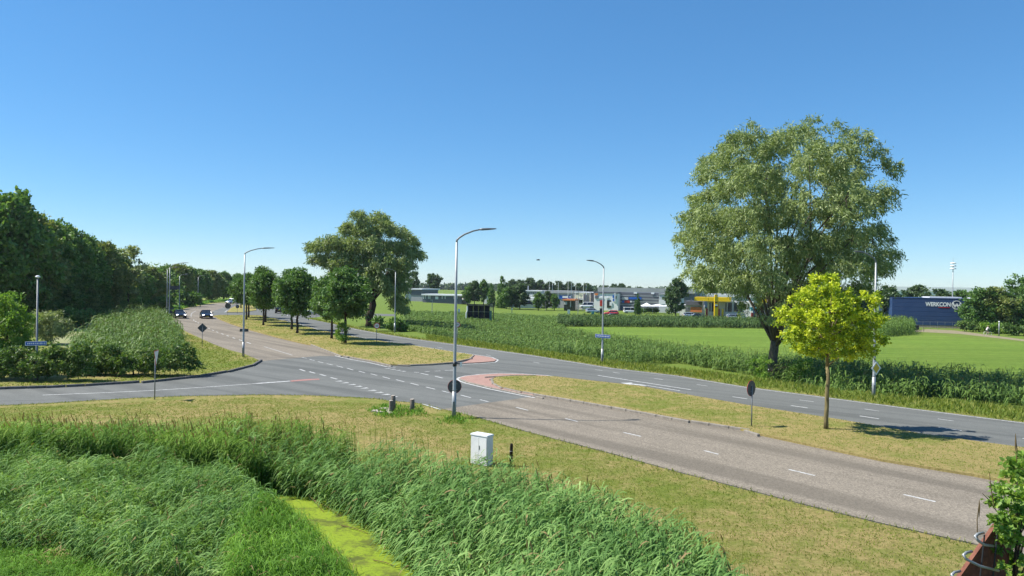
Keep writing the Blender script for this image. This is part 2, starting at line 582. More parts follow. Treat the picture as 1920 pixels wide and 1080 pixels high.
# ------------------------------------------------------------------ roads
OUT = NEAR_EDGE + [(2150, 1000), (2150, 822)] + FAR_EDGE + [(600, 594), (640, 593), (740, 592.7), (740, 589), (640, 586.5), (590, 584.5), (560, 581), (520, 575.5), (497, 570), (488, 566), (470, 565), (442, 566)] + LEFT_EDGE + KERB_L[1:]
sheet('road', GP(OUT), 0.0, 'asphalt_grey', 0.08)
sheet('road_surface', GP([(830, 767), (855, 772), (905, 785), (960, 801), (1000, 812), (1140, 848), (1271, 884), (1399, 917), (1527, 950), (1655, 981), (1822, 1018), (2045, 1067), (2150, 962), (1890, 905), (1826, 892), (1655, 864), (1527, 837), (1407, 811), (1271, 786), (1185, 770), (1100, 755), (1012, 742)]), 0.004, 'asphalt_brown', 0.02)
sheet('road_surface', GP(LEFT_EDGE + [(545, 672), (600, 667.5), (638, 668), (615, 658), (588, 647), (567, 643), (517, 631), (467, 617), (433, 606), (413, 598), (400, 591), (398, 584), (415, 578), (442, 570), (442, 567)]), 0.004, 'asphalt_brown', 0.02)
sheet('road_surface', GP(KERB_L[:-1] + [(0, 752), (100, 750), (250, 743), (480, 739), (560, 739), (640, 741), (600, 722), (556, 693), (520, 683)]), 0.004, 'asphalt_dark' if False else 'asphalt_grey', 0.02)

# raised medians, their kerbs and the red paved noses
i1, i2, i3 = GP(ISL1), GP(ISL2), GP(ISL3)
def median(poly, band):
    o = sheet('median_strip', poly, 0.10, 'median_grass', 0.2)
    me = o.data
    bm = bmesh.new()
    bm.from_mesh(me)
    top = [f for f in bm.faces if f.normal.z > .9]
    bmesh.ops.inset_region(bm, faces=top, thickness=band, depth=0.0, use_even_offset=True)
    bm.to_mesh(me)
    bm.free()
    P = np.array([v.co[:2] for v in me.vertices])
    d, _ = pdist(P, np.vstack([poly[:, :2], poly[:1, :2]]))
    a = me.attributes.new('dry', 'FLOAT', 'POINT')
    a.data.foreach_set('value', (0.13 * (1 - sstep(d, 0.0, band))).astype(np.float32))
median(i1, .8)
median(i2, .8)
median(i3, .5)
NOSE1 = [(888, 666.5), (905, 668.5), (920, 671), (931, 675), (927, 678), (905, 680), (866, 682), (882, 675)]
NOSE2 = [(861, 711), (864, 708.5), (875, 706), (900, 703.5), (935, 701.6), (980, 702.5), (1025, 705.5), (1042, 708), (1000, 706.2), (965, 706.5), (931, 708), (922, 713), (924, 721), (937, 728), (964, 734), (1000, 741.5), (1000, 744), (975, 738.5), (920, 728), (875, 717.5)]
sheet('red_paving', GP(NOSE1), 0.05, 'red_pavers', 0.1)
sheet('red_paving', GP(NOSE2), 0.05, 'red_pavers', 0.1)

def along(poly, step):
    """points with direction every step metres"""
    out = []
    rest = 0.0
    for a, b in zip(poly[:-1], poly[1:]):
        d = b - a
        L = np.linalg.norm(d)
        t = rest
        while t < L:
            out.append((a + d * t / L, math.atan2(d[1], d[0])))
            t += step
        rest = t - L
    return out
def kerb(name_parent, pts, mat, w=0.16, h=0.14, z0=-0.02, step=1.0):
    k = bpy.data.objects.new('kerb', None)
    COL.objects.link(k)
    k['kind'] = 'structure'
    me = MB().box((0, 0, 0), (step - 0.025, w, h)).mesh('kerb_stone')
    bm = bmesh.new(); bm.from_mesh(me)
    bmesh.ops.bevel(bm, geom=bm.edges[:], offset=0.015, segments=1, affect='EDGES')
    bm.to_mesh(me); bm.free()
    for p, a in along(GP(pts)[:, :2], step):
        d = np.array([math.cos(a), math.sin(a)])
        o = link('kerb_stone', me, mat, k, (float(p[0] + d[0] * step / 2), float(p[1] + d[1] * step / 2), z0 + h / 2 + random.uniform(-.006, .006)), a + random.uniform(-.008, .008))
    return k
kerb('k', KERB_L[:-1], 'concrete_shaded', 0.18, 0.18, -0.03)
kerb('k', [(583, 647.5), (615, 660), (635, 667.5), (692, 678), (725, 685.5), (755, 686.8), (805, 685), (845, 682), (880, 675), (888, 668)], 'concrete')
kerb('k', [(1005, 706), (965, 706.5), (931, 708.2), (922, 713), (924, 721), (937, 728), (964, 734.5), (1000, 741), (1100, 758), (1185, 773), (1271, 789), (1378, 805), (1407, 814)], 'concrete')
kerb('k', [(861, 711), (875, 717.5), (920, 728), (975, 739), (1000, 744)], 'concrete', 0.12, 0.1, -0.03)

# ------------------------------------------------------------------ painted markings (thin sheets 4 mm above the road)
def stroke(bm_, a, b, w, z):
    d = (b - a)[:2]
    d = d / (np.linalg.norm(d) + 1e-9)
    n = np.array([-d[1], d[0]]) * w / 2
    pts = [(*(a[:2] + n), z), (*(a[:2] - n), z), (*(b[:2] - n), z), (*(b[:2] + n), z)]
    bm_.add(pts, [(0, 1, 2, 3)])
ROAD_MARK = None
def marks(name, strokes, w, mat='road_paint', z=0.0085):
    par = bpy.data.objects.new(name, None)
    COL.objects.link(par)
    par['kind'] = 'structure'
    for s in strokes:
        m = MB()
        g = GP(s)
        for a, b in zip(g[:-1], g[1:]):
            stroke(m, a, b, w, z)
        m.build('painted_line', mat, par)
    return par
marks('centre_line', [[(566, 670), (575, 672)], [(580, 674), (590, 676.2)], [(596, 678), (606, 680.5)], [(612.5, 682), (624, 684.5)], [(631, 686), (643, 689)], [(651, 690.5), (662.5, 694)], [(672.5, 696), (684, 699)], [(695, 701), (707, 704)], [(717.5, 706.5), (731, 710)], [(742.5, 712), (758, 716)], [(769.5, 718.5), (785, 722.5)], [(799, 725.8), (815.5, 730)], [(829, 733), (842, 736.5)], [(864, 741), (883, 746)], [(900, 749.5), (916, 753.5)]], 0.11)
marks('centre_line', [[(968, 764), (990, 769.5)], [(1060, 785), (1083, 790.5)], [(1169, 811), (1202, 818.5)], [(1320, 845), (1347, 852)], [(1479, 880.5), (1528, 892)], [(1694, 927.5), (1754, 941)]], 0.105)
marks('centre_line', [[(590 + 0, 0 + 0)]] and [[(462, 641.5), (470, 644.3)], [(448.5, 637), (454, 639)], [(436, 633), (440.5, 634.6)], [(425, 629), (429, 630.5)], [(415, 625.5), (419, 627)], [(405.5, 622), (409, 623.3)], [(398, 618.8), (401, 620)], [(390, 615), (393, 616.2)], [(383, 611.5), (386, 613)], [(377, 608), (379.5, 609.5)], [(370.5, 605), (373, 606.2)], [(366, 602.4), (368, 603.6)], [(362.5, 599.6), (364, 601)]], 0.14)
marks('lane_line', [[(358.5, 594), (358, 590.5), (360, 587), (367, 583)], [(495, 650), (520, 657.5), (548, 666)]], 0.15, 'road_paint_worn')
marks('lane_line', [[(562, 692.5), (572, 696)], [(580, 697), (591, 700)], [(600, 702), (611, 705)], [(620, 708), (632, 711)]], 0.15)
# edge lines
def offset_px(pts, dy):
    return [(a, b + dy) for a, b in pts]
marks('edge_line', [offset_px(FAR_EDGE[1:-1], 1.6)], 0.12)
marks('edge_line', [[(1042, 709.8), (1100, 716.7), (1200, 724.5 + 3), (1280, 737.5 + 2.5), (1399, 760.5), (1570, 787), (1741, 816.5), (1920, 840.5), (2050, 858)]], 0.12) if False else None
marks('edge_line', [[(1045, 706.6), (1100, 713.5), (1200, 724.5), (1280, 739.3), (1399, 760), (1570, 787), (1741, 816.8), (1920, 840.5), (2100, 866)]], 0.12)
marks('edge_line', [[(505, 595), (550, 604.5), (595, 617.3), (650, 628.3), (700, 637.3), (755, 644.5), (805, 652.2), (855, 660.2), (890, 665), (907, 667.3), (922, 670), (934, 675), (929, 679.4), (905, 681.6), (866, 683.6)]], 0.13)
marks('edge_line', [[(628, 667.2), (660, 674.5), (692, 680), (725, 687.7), (742, 689)]], 0.15)
marks('edge_line', [[(1045, 706.6), (1025, 704), (980, 701), (935, 700), (900, 702), (873, 705), (861, 708), (857.5, 711), (862, 714.8), (875, 719.2), (920, 730), (975, 741), (1003, 746)]], 0.16)
marks('edge_line', [[(792, 757.5), (805, 761.5), (827, 768)]], 0.14)
# turn lane at the far carriageway
marks('lane_line', [[(1121, 704), (1296, 731)], [(1210, 722.5), (1275, 732.7)]], 0.16)
marks('lane_line', [[(1373, 744), (1401, 748)], [(1483, 760.5), (1514, 765)], [(1612, 780), (1648, 785.5)], [(1760, 801.5), (1803, 807.5)], [(1917, 822), (1960, 828)]], 0.14)
marks('lane_line', [[(1116, 693), (1130, 695)], [(1149, 698), (1162, 700)], [(1226, 709.5), (1243, 712)], [(1306, 721), (1327, 724)], [(1499, 750), (1526, 753.5)], [(1621, 767), (1648, 771)], [(1758, 785.5), (1788, 789.5)], [(1000, 679), (1012, 681)], [(912, 671.5 - 6), (920, 667)], [(820, 655 - 4), (830, 652.7)]], 0.1)
am = MB()
ar = GP([(1164, 718), (1186, 717.6), (1184, 719.2), (1214, 722.6), (1212, 724), (1182, 720.7), (1188, 723.5)])
bmar = sheet('turn_arrow', ar, 0.0085, 'road_paint', 0.004)
# give way line of the side road, median gap
def teeth(name, pts, size):
    par = bpy.data.objects.new(name, None)
    COL.objects.link(par)
    par['kind'] = 'structure'
    g = GP(pts)
    d = (g[-1] - g[0])[:2]
    d /= np.linalg.norm(d)
    n = np.array([-d[1], d[0]])
    if n[1] > 0:
        n = -n
    me = MB().add([(-size * .36, 0, 0), (size * .36, 0, 0), (0, -size, 0)], [(0, 1, 2)]).mesh('give_way_triangle')
    for p in g:
        o = link('give_way_triangle', me, 'road_paint', par, (float(p[0]), float(p[1]), 0.0085), math.atan2(d[1], d[0]))
        o.rotation_euler.z += math.pi if False else 0
    return par
teeth('give_way_line', [(641, 714.5), (653, 717.7), (666, 721), (678, 724.3), (690, 727.5), (704, 731.8), (717, 735.6), (730, 739.5), (744, 743.5)], 0.55)
teeth('give_way_line', [(731, 690.5), (741, 692.3), (751, 694.2), (760, 696)], 0.5)
marks('lane_line', [[(776, 697.8), (786, 698.6)], [(789, 700), (803, 703)], [(816, 705.5), (830, 709)], [(797, 697.2), (806, 696.6)], [(815, 696), (826, 695.4)], [(834, 694.9), (850, 694)]], 0.14)
marks('centre_line', [[(80, 741), (200, 736.3), (292, 732), (400, 725), (480, 719.3)]], 0.13)
marks('centre_line', [[(480, 719.3), (544, 714.6)]], 0.3)
sheet('red_strip', GP([(544, 713.7), (575, 710.8), (598, 710.3), (600, 711.8), (575, 713.6), (546, 715.7)]), 0.0085, 'red_coating', 0.004)
marks('lane_line', [[(403, 584.8), (413, 585.3)], [(414.5, 577.8), (421, 578.5)], [(421, 585.5), (428, 581)], [(520, 585), (526, 587)], [(530, 588.7), (541, 592.3)], [(550, 596), (560, 599.5)]], 0.2)

# ------------------------------------------------------------------ crop field, path, water
def flat(name, pts, z, mat):
    return sheet(name, GP(pts, z), z, mat, 0.03)
flat('crop_field', [(1050, 612.5), (1240, 614), (1440, 616.5), (1600, 620), (1700, 624), (1920, 643), (2200, 668), (2200, 790), (1960, 752), (1651, 714), (1442, 686), (1280, 668), (1100, 642), (1030, 625)], -1.165, 'crop_green')
flat('sand_path', [(1700, 621), (1740, 617), (1790, 619.5), (1920, 636.5), (2100, 655.5), (2100, 658), (1920, 639.5), (1800, 626)], -1.145, 'sand_path')
flat('ditch_water', [(1060, 1250), (900, 1110), (780, 1000), (690, 935), (600, 905), (440, 880), (300, 860), (100, 850), (-160, 856), (-160, 915), (100, 905), (300, 915), (420, 935), (500, 965), (545, 1000), (580, 1060), (630, 1130), (720, 1250)], -1.0, 'duckweed')
flat('ditch_water', [(90, 640), (128, 622), (140, 612), (150, 605), (180, 605), (190, 615), (185, 640), (150, 650), (110, 650)], 0.004, 'duckweed_pale')
# ------------------------------------------------------------------ foliage
def unit(a):
    return a / (np.linalg.norm(a, axis=-1, keepdims=True) + 1e-9)
def leaves(name, C, D, L, W, rnd, seed=1):
    """rhombic leaves at C pointing along D"""
    g = np.random.default_rng(seed)
    n = len(C)
    S = unit(np.cross(D, unit(g.normal(size=(n, 3)))))
    N = np.cross(D, S)
    L = np.broadcast_to(np.asarray(L, float), (n,))[:, None]
    W = np.broadcast_to(np.asarray(W, float), (n,))[:, None]
    mid = C + D * L * 0.45
    V = np.stack([C, mid + S * W / 2 + N * W * .12, C + D * L - N * L * .06, mid - S * W / 2 + N * W * .12], 1).reshape(-1, 3)
    q = np.arange(4 * n).reshape(-1, 4)
    return npmesh(name, V, q, rnd)
def tree_meshes(seed, lobes, n_leaf, leaf_l, leaf_w, droop=0.0, trunk=(5.0, 0.25), clump=0.35, limbs=24, shell=0.55, outward=0.5, fork=0.0, lean=(0, 0), twigs=0):
    """lobes: (x, y, z, r[, flat]) in tree space with the foot at the origin. Leaves gather in clumps near the lobes' skins."""
    g = np.random.default_rng(seed)
    lob = np.array([(l[0], l[1], l[2], l[3], l[4] if len(l) > 4 else 0.85) for l in lobes], float)
    cen = (lob[:, :3] * lob[:, 3:4]).sum(0) / lob[:, 3].sum()
    wgt = lob[:, 3] ** 2
    wgt /= wgt.sum()
    ncl = max(20, int(n_leaf / 45))
    li = g.choice(len(lob), ncl, p=wgt)
    dirs = unit(g.normal(size=(ncl, 3)) + np.array([0, 0, 0.15]))
    rad = (shell + (1 - shell) * g.random(ncl) ** 0.7) * g.uniform(0.85, 1.12, ncl)
    sc = np.stack([lob[li, 3], lob[li, 3], lob[li, 3] * lob[li, 4]], 1)
    cc = lob[li, :3] + dirs * rad[:, None] * sc
    per = n_leaf // ncl
    cs = clump * (0.6 + 0.8 * g.random(ncl))
    C = np.repeat(cc, per, 0)
    csr = np.repeat(cs, per)
    off = g.normal(size=(len(C), 3)) * csr[:, None]
    off[:, 2] *= 0.7
    if droop > 0:
        # hanging sprays: the clump is drawn out downwards and outwards
        t = g.random(len(C))
        o2 = np.repeat(unit(cc - cen) * np.array([1, 1, 0.1]), per, 0)
        off = off * 0.55 + o2 * (t * csr * .6)[:, None] + np.array([0, 0, -1.0]) * (t ** 1.5 * csr * 2.2 * droop)[:, None]
    C = C + off
    C[:, 2] = np.maximum(C[:, 2], 0.12)
    outv = unit(C - cen)
    D = unit(g.normal(size=C.shape) * 0.75 + outv * outward + np.array([0, 0, -1.0]) * (0.25 + droop))
    r = np.clip(0.5 * np.repeat(g.random(ncl), per) + 0.5 * g.random(len(C)), 0, 1)
    Lf = leaf_l * g.uniform(0.7, 1.25, len(C))
    cm = leaves('crown', C, D, Lf, Lf * leaf_w / leaf_l, r, seed)
    # trunk, limbs to the lobes and thinner branches
    th, tr = trunk
    m = MB()
    top = Vector((lean[0] * th, lean[1] * th, th))
    def wob(a, b, k, amp):
        pts = []
        for i in range(k + 1):
            t = i / k
            p = Vector(a).lerp(Vector(b), t)
            if 0 < i < k:
                p += Vector(g.normal(size=3)) * amp
            pts.append(p)
        return pts
    fl = [1.35, 1.08] if tr > 0.12 else [1.15, 1.0]
    tp = wob((0, 0, -0.15), top, 5, tr * 0.22)
    m.tube(tp, [tr * fl[0]] + [tr * (fl[1] - 0.22 * i / 5) for i in range(1, 6)], 10)
    zmax = float((lob[:, 2] + lob[:, 3] * .4).max())
    tip = Vector((cen[0], cen[1], th + (zmax - th) * 0.8))
    if not fork:
        m.tube(wob(top - Vector((0, 0, .05)), tip, 4, tr * 0.6), [tr * 0.78, tr * 0.55, tr * 0.4, tr * 0.25, tr * 0.08], 8)
    order = np.argsort(-lob[:, 3])[:limbs]
    for i in order:
        c = Vector(lob[i, :3])
        if fork:
            st = top.lerp(Vector((0, 0, th * 0.8)), g.random())
        else:
            st = top.lerp(tip, max(0.0, min(0.85, (c.z - th) / max(tip.z - th, .1) - 0.25)) * g.uniform(0.6, 1))
        mid = st.lerp(c, 0.5) + Vector((0, 0, 0.08 * (c - st).length)) + Vector(g.normal(size=3)) * 0.06 * (c - st).length
        r0_ = tr * (0.36 if fork else 0.38) * (0.6 + 0.4 * lob[i, 3] / lob[:, 3].max())
        m.tube([st, st.lerp(mid, .5) , mid, c], [r0_, r0_ * .8, r0_ * .6, r0_ * .28], 6)
    okc = np.where(np.isin(li, order))[0]
    for i in g.choice(okc, min(len(okc), twigs or limbs * 2), replace=False):
        c = Vector(cc[i]); st = Vector(lob[li[i], :3])
        m.tube([st, st.lerp(c, .5) + Vector(g.normal(size=3)) * .1, c], [tr * .12, tr * .08, tr * .03], 4, False)
    return m.mesh('trunk', True), cm
def plant_tree(name, label, cat, loc, meshes, mats, rz=0.0, scale=1.0, group=None):
    t = thing(name, label, cat, loc, rz, group, scale)
    link('trunk', meshes[0], mats[0], t)
    link('crown', meshes[1], mats[1], t)
    return t
def bark(name, a, b, sc=6):
    m, n, l = newmat(name)
    nt = m.node_tree
    p = n['Principled BSDF']
    tc = n.new('ShaderNodeTexCoord').outputs['Object']
    f = noise(nt, sc, 6, 0.7, tc, (3, 3, 0.5))
    l.new(ramp(nt, f, [(0.35, a), (0.65, b)]), p.inputs['Base Color'])
    p.inputs['Roughness'].default_value = 0.95
    setin(p, 'Specular IOR Level', 0.1)
    l.new(bump(nt, f, 0.8, 0.05), p.inputs['Normal'])
bark('bark_grey', (0.055, 0.045, 0.035), (0.17, 0.14, 0.11))
bark('bark_dark', (0.035, 0.028, 0.02), (0.09, 0.07, 0.052))
bark('bark_yellow', (0.10, 0.085, 0.045), (0.26, 0.21, 0.10), 4)
leafmat('leaf_willow', [(0.0, (0.055, 0.083, 0.028)), (0.5, (0.128, 0.162, 0.06)), (1.0, (0.235, 0.268, 0.122))], 0.2, gain=1.9)
leafmat('leaf_median', [(0.0, (0.022, 0.050, 0.012)), (0.5, (0.045, 0.088, 0.02)), (1.0, (0.085, 0.13, 0.038))], 0.22, gain=2.2)
leafmat('leaf_forest', [(0.0, (0.02, 0.042, 0.010)), (0.5, (0.042, 0.078, 0.018)), (1.0, (0.085, 0.12, 0.032))], 0.2, gain=3.0)
leafmat('leaf_forest_warm', [(0.0, (0.03, 0.048, 0.012)), (0.5, (0.065, 0.085, 0.022)), (1.0, (0.12, 0.12, 0.042))], 0.2, gain=2.7)
leafmat('leaf_pale', [(0.0, (0.08, 0.10, 0.045)), (0.5, (0.16, 0.19, 0.085)), (1.0, (0.28, 0.31, 0.16))], 0.25, gain=1.6)
leafmat('leaf_yellow', [(0.0, (0.06, 0.11, 0.010)), (0.3, (0.16, 0.225, 0.017)), (0.65, (0.36, 0.405, 0.028)), (1.0, (0.53, 0.52, 0.055))], 0.34)
leafmat('leaf_shrub', [(0.0, (0.05, 0.10, 0.016)), (0.5, (0.10, 0.175, 0.028)), (1.0, (0.20, 0.26, 0.05))], 0.3, gain=1.7)
leafmat('leaf_bramble', [(0.0, (0.025, 0.055, 0.014)), (0.5, (0.055, 0.10, 0.022)), (0.85, (0.11, 0.15, 0.04)), (1.0, (0.17, 0.15, 0.05))], 0.22, gain=1.8)
leafmat('leaf_far', [(0.0, (0.022, 0.042, 0.018)), (0.5, (0.04, 0.068, 0.026)), (1.0, (0.07, 0.098, 0.04))], 0.15, gain=2.0)

def lobes_px(pts, base_px, seed, depth=0.75, dup=1):
    """lobes read off the photograph: (px, py, r px) -> metres about the tree's foot, each given its own depth in the crown"""
    g = np.random.default_rng(seed)
    b = GT(*base_px)
    s = b[1] / F
    a = np.array([(AT(p[0], p[1], b[1]) - b) for p in pts])
    r = np.array([p[2] * s for p in pts])
    cx = (a[:, 0].min() + a[:, 0].max()) / 2
    hw = (a[:, 0].max() - a[:, 0].min()) / 2 + 0.01
    cz = (a[:, 2].min() + a[:, 2].max()) / 2
    hz = (a[:, 2].max() - a[:, 2].min()) / 2 + 0.01
    out = []
    for (x, y, z), rr in zip(a, r):
        e = max(0.0, 1 - ((x - cx) / hw) ** 2 * .8 - ((z - cz) / hz) ** 2 * .5)
        dm = hw * math.sqrt(e) * depth
        ys = [g.uniform(-1, 1) * dm] if dup == 1 else [-(0.45 + .5 * g.random()) * dm, (0.45 + .5 * g.random()) * dm]
        if dup == 3:
            ys.append(g.uniform(-.3, .3) * dm)
        for yy in ys:
            out.append((x, yy, z, rr * g.uniform(.85, 1.05)))
    return b, out

# the big willow beside the far carriageway
WIL = [(1492, 250, 34), (1455, 268, 30), (1425, 290, 34), (1372, 268, 28), (1345, 290, 34), (1322, 318, 30), (1532, 262, 28), (1560, 285, 30), (1592, 310, 32), (1615, 335, 30), (1400, 335, 44), (1450, 330, 44), (1505, 320, 44), (1552, 340, 46), (1350, 355, 40), (1315, 365, 24), (1300, 405, 34), (1345, 415, 42), (1395, 405, 46), (1450, 400, 46), (1505, 395, 46), (1560, 400, 46), (1610, 385, 36), (1632, 360, 22), (1285, 440, 26), (1318, 465, 36), (1365, 470, 40), (1415, 465, 42), (1470, 465, 42), (1530, 460, 44), (1585, 455, 42), (1625, 440, 30), (1310, 505, 26), (1345, 515, 32), (1390, 520, 36), (1440, 515, 34), (1545, 500, 36), (1595, 500, 38), (1640, 485, 28), (1655, 505, 18), (1325, 530, 16), (1368, 538, 18), (1420, 548, 20), (1515, 540, 26), (1570, 535, 24), (1500, 500, 30), (1430, 572, 14), (1470, 548, 24), (1545, 545, 24), (1600, 535, 20), (1410, 590, 10)]
wb, wl = lobes_px(WIL, (1452, 713), 3, 1.1, 3)
wl = [(a * .93, b, c, d * .8) for a, b, c, d in wl]
wm = tree_meshes(11, wl, 140000, 0.34, 0.08, 0.6, (3.4, 0.40), 0.36, 20, 0.62, 0.45, 1.0, (0.0, 0.0), 60)
bw = plant_tree('willow_tree', 'tall grey-green willow with thick trunk beside the far carriageway, behind the yellow tree', 'tree', wb, wm, ('bark_grey', 'leaf_willow'))
WIL2 = [(680, 408, 15), (712, 408, 14), (660, 430, 16), (692, 432, 20), (728, 425, 16), (752, 436, 13), (772, 448, 11), (612, 460, 15), (592, 463, 12), (640, 455, 20), (672, 462, 24), (708, 460, 22), (742, 462, 20), (774, 472, 13), (788, 478, 8), (598, 484, 10), (622, 486, 17), (652, 490, 20), (690, 492, 22), (728, 490, 22), (760, 492, 14), (640, 510, 14), (745, 515, 18), (722, 525, 18), (700, 515, 18), (735, 540, 15), (755, 535, 12), (752, 560, 11), (740, 565, 11), (756, 576, 9)]
wb2, wl2 = lobes_px(WIL2, (694, 611), 5, 0.7, 2)
wl2 = [(a, b, c, d * .85) for a, b, c, d in wl2]
wm2 = tree_meshes(12, wl2, 62000, 0.52, 0.14, 0.55, (4.2, 0.62), 0.5, 20, 0.62, 0.45, 1.0, (0.04, 0), 30)
plant_tree('willow_tree', 'broad distant willow with leaning trunk behind the row of median trees', 'tree', wb2, wm2, ('bark_dark', 'leaf_willow'))

# young yellow tree on the near median
YEL = [(1549, 530, 16), (1535, 552, 22), (1562, 555, 24), (1498, 560, 16), (1515, 575, 24), (1548, 580, 28), (1582, 578, 26), (1612, 572, 18), (1632, 558, 8), (1480, 590, 18), (1505, 602, 26), (1540, 608, 30), (1578, 608, 30), (1612, 602, 26), (1638, 600, 16), (1466, 610, 12), (1488, 628, 22), (1520, 635, 28), (1560, 638, 30), (1600, 635, 28), (1635, 630, 20), (1470, 640, 8), (1505, 658, 18), (1535, 665, 20), (1572, 665, 22), (1610, 658, 22), (1640, 645, 12), (1655, 648, 7)]
yb, yl = lobes_px(YEL, (1549, 809), 8, 0.8, 2)
yl = [(a * .95, b * .9, c, d * .78) for a, b, c, d in yl]
ym = tree_meshes(21, yl, 27000, 0.125, 0.088, 0.1, (2.9, 0.105), 0.15, 26, 0.5, 0.5, 0.0, (0, 0), 50)
yb[2] = 0.1
plant_tree('young_tree', 'small bright yellow-green tree with slender trunk on the near median', 'tree', yb, ym, ('bark_yellow', 'leaf_yellow'))

def round_lobes(seed, w, h0, h1, n=22, rr=0.32, top=0.5):
    """a loose ovoid crown of n lobes between heights h0 and h1"""
    g = np.random.default_rng(seed)
    out = []
    for i in range(n):
        t = (i + .5) / n
        z = h0 + (h1 - h0) * t
        prof = math.sin(math.pi * (0.10 + 0.86 * t ** (0.85 + top * .3))) ** 0.7
        a = i * 2.4 + g.uniform(-.4, .4)
        d = w / 2 * prof * g.uniform(0.45, 0.8)
        r = w * rr * (0.55 + 0.45 * prof) * g.uniform(.75, 1.1)
        out.append((math.cos(a) * d, math.sin(a) * d, z, r))
    return out
# the row of trees on the long median
MED = [tree_meshes(30 + k, round_lobes(30 + k, 5.0, 3.1 - .2 * k, 7.4 - .2 * k, 26, .22), 17000, 0.30, 0.16, 0.15, (2.5, 0.15), 0.36, 16, 0.35, 0.5) for k in range(3)]
med_spots = [((647, 645), 0, 1.04, 'dark green median tree nearest the median tip, shoots sprouting at its foot'), ((622, 636), 1, 1.0, 'dark green median tree second from the median tip'), ((557, 626), 2, 1.05, 'dark green median tree third from the median tip'), ((547, 619), 0, 1.0, 'dark green median tree fourth from the median tip, just left of the third'), ((494, 611), 1, 1.08, 'dark green median tree fifth from the median tip'), ((498, 605), 2, 1.03, 'dark green median tree sixth from the tip, close behind the fifth'), ((462, 600), 0, 1.0, 'dark green median tree seventh from the tip, left end of the row'), ((466, 596), 1, 1.02, 'dark green median tree eighth from the tip, close behind the seventh'), ((452, 578), 2, 1.05, 'dark green tree on the farther median beyond the cross street')]
for k, (b, mi, s, lab) in enumerate(med_spots):
    p = G(*b)
    plant_tree('median_tree', lab, 'tree', (p[0], p[1], 0.09), MED[mi], ('bark_dark', 'leaf_median'), k * 1.7, (s * random.uniform(.88, 1.05), s * random.uniform(.88, 1.05), s * random.uniform(.95, 1.06)), 'trees on the median')
sb = G(646, 646)
plant_tree('sapling_bush', 'small bushy shoots around the foot of the nearest median tree', 'bush', (sb[0] - .2, sb[1] - .25, 0.09), tree_meshes(44, [(0, 0, .6, .45), (-.25, .1, 1.1, .4), (.2, 0, 1.5, .32), (-.1, 0, 1.9, .28)], 900, 0.22, 0.13, 0, (0.5, 0.05), .16, 4), ('bark_dark', 'leaf_shrub'))

# woods on the left
FOR = [tree_meshes(50 + k, round_lobes(50 + k, [9, 8, 10, 7.5][k], [2.0, 2.5, 1.5, 3][k], 13.2, 40, .2), 24000, 0.52, 0.31, 0.15, (4.5, 0.3), 0.6, 14, 0.5, 0.6) for k in range(4)]
POP = tree_meshes(60, round_lobes(61, 6.5, 4.5, 14.0, 16, .2), 3600, 0.5, 0.3, 0.1, (5, 0.22), 0.6, 14, 0.3, 0.5)
ZTOP = {}
def wood(px, py_top, Y, k, lab, mat='leaf_forest', name='woodland_tree', group='trees of the wood on the left', z=0.0, rz=None, meshes=None, sq=1.0):
    b = AT(px, 540, Y)
    top = AT(px, py_top, Y)[2]
    me = meshes or FOR[k]
    zz_ = np.array([v.co.z for v in me[1].vertices]) if me[1].name not in ZTOP else None
    if zz_ is not None:
        ZTOP[me[1].name] = float(np.percentile(zz_, 99.6))
    zs = (top - z) / ZTOP[me[1].name]
    return plant_tree(name, lab, 'tree', (b[0], b[1], z), me, ('bark_dark', mat), random.uniform(0, 6) if rz is None else rz, (zs * sq * .95, zs * sq * .95, zs), group)
wd = [(12, 368, 96, 0, 'tallest dark tree at the left edge of the view'), (-40, 395, 92, 1, 'dark tree cut by the left edge, in front of the tallest one'), (45, 402, 100, 2, 'dark broad tree second from the left edge of the wood'), (85, 415, 106, 3, 'dark green tree third from the left edge of the wood'), (122, 424, 112, 0, 'lighter green tree in the middle of the sloping wood skyline'), (155, 446, 118, 1, 'dark tree right of the lighter green one in the wood'), (188, 456, 124, 2, 'rounded dark tree left of the thin-leaved poplar'), (208, 466, 134, 3, 'dark tree just left of the thin-leaved poplar'), (232, 500, 142, 0, 'low dark tree beneath the thin-leaved poplar'), (258, 504, 158, 1, 'dark tree right of the poplar, first of the low skyline'), (282, 502, 165, 2, 'dark tree left of the twin lamp posts'), (306, 500, 185, 0, 'broad dark tree behind the twin lamp posts'), (332, 497, 205, 2, 'bushy tree right behind the direction sign lamp post'), (355, 502, 225, 3, 'dark tree between the second and third far lamp posts'), (376, 506, 240, 1, 'dark tree behind the third far lamp post'), (398, 508, 255, 2, 'tree above the bend of the road, left of the median row'), (420, 511, 268, 0, 'tree above the far end of the bend'), (445, 514, 285, 3, 'tree behind the left end of the median row'), (473, 516, 300, 1, 'tree behind the middle of the median row'), (505, 520, 320, 2, 'far tree showing between two median trees')]
for i, w_ in enumerate(wd):
    wood(w_[0], w_[1], w_[2], w_[3], w_[4], 'leaf_forest_warm' if i % 4 == 2 else 'leaf_forest', sq=.95 if w_[2] < 150 else 1.25)
wd2 = [(20, 520, 98, 1), (62, 525, 102, 3), (100, 530, 106, 0), (140, 535, 112, 2), (175, 540, 120, 1), (205, 545, 130, 3)]
for i, w_ in enumerate(wd2):
    wood(w_[0], w_[1], w_[2], w_[3], ['low shaded tree at the left edge, under the wood', 'low shaded tree behind the small ball-topped lamp post', 'low shaded tree right of the ball-topped lamp post', 'low shaded tree above the far end of the ditch', 'low shaded tree behind the reed bed by the ditch', 'low shaded tree where the wood meets the hedge'][i], 'leaf_forest', 'understorey_tree', 'low trees along the foot of the wood', sq=2.0)
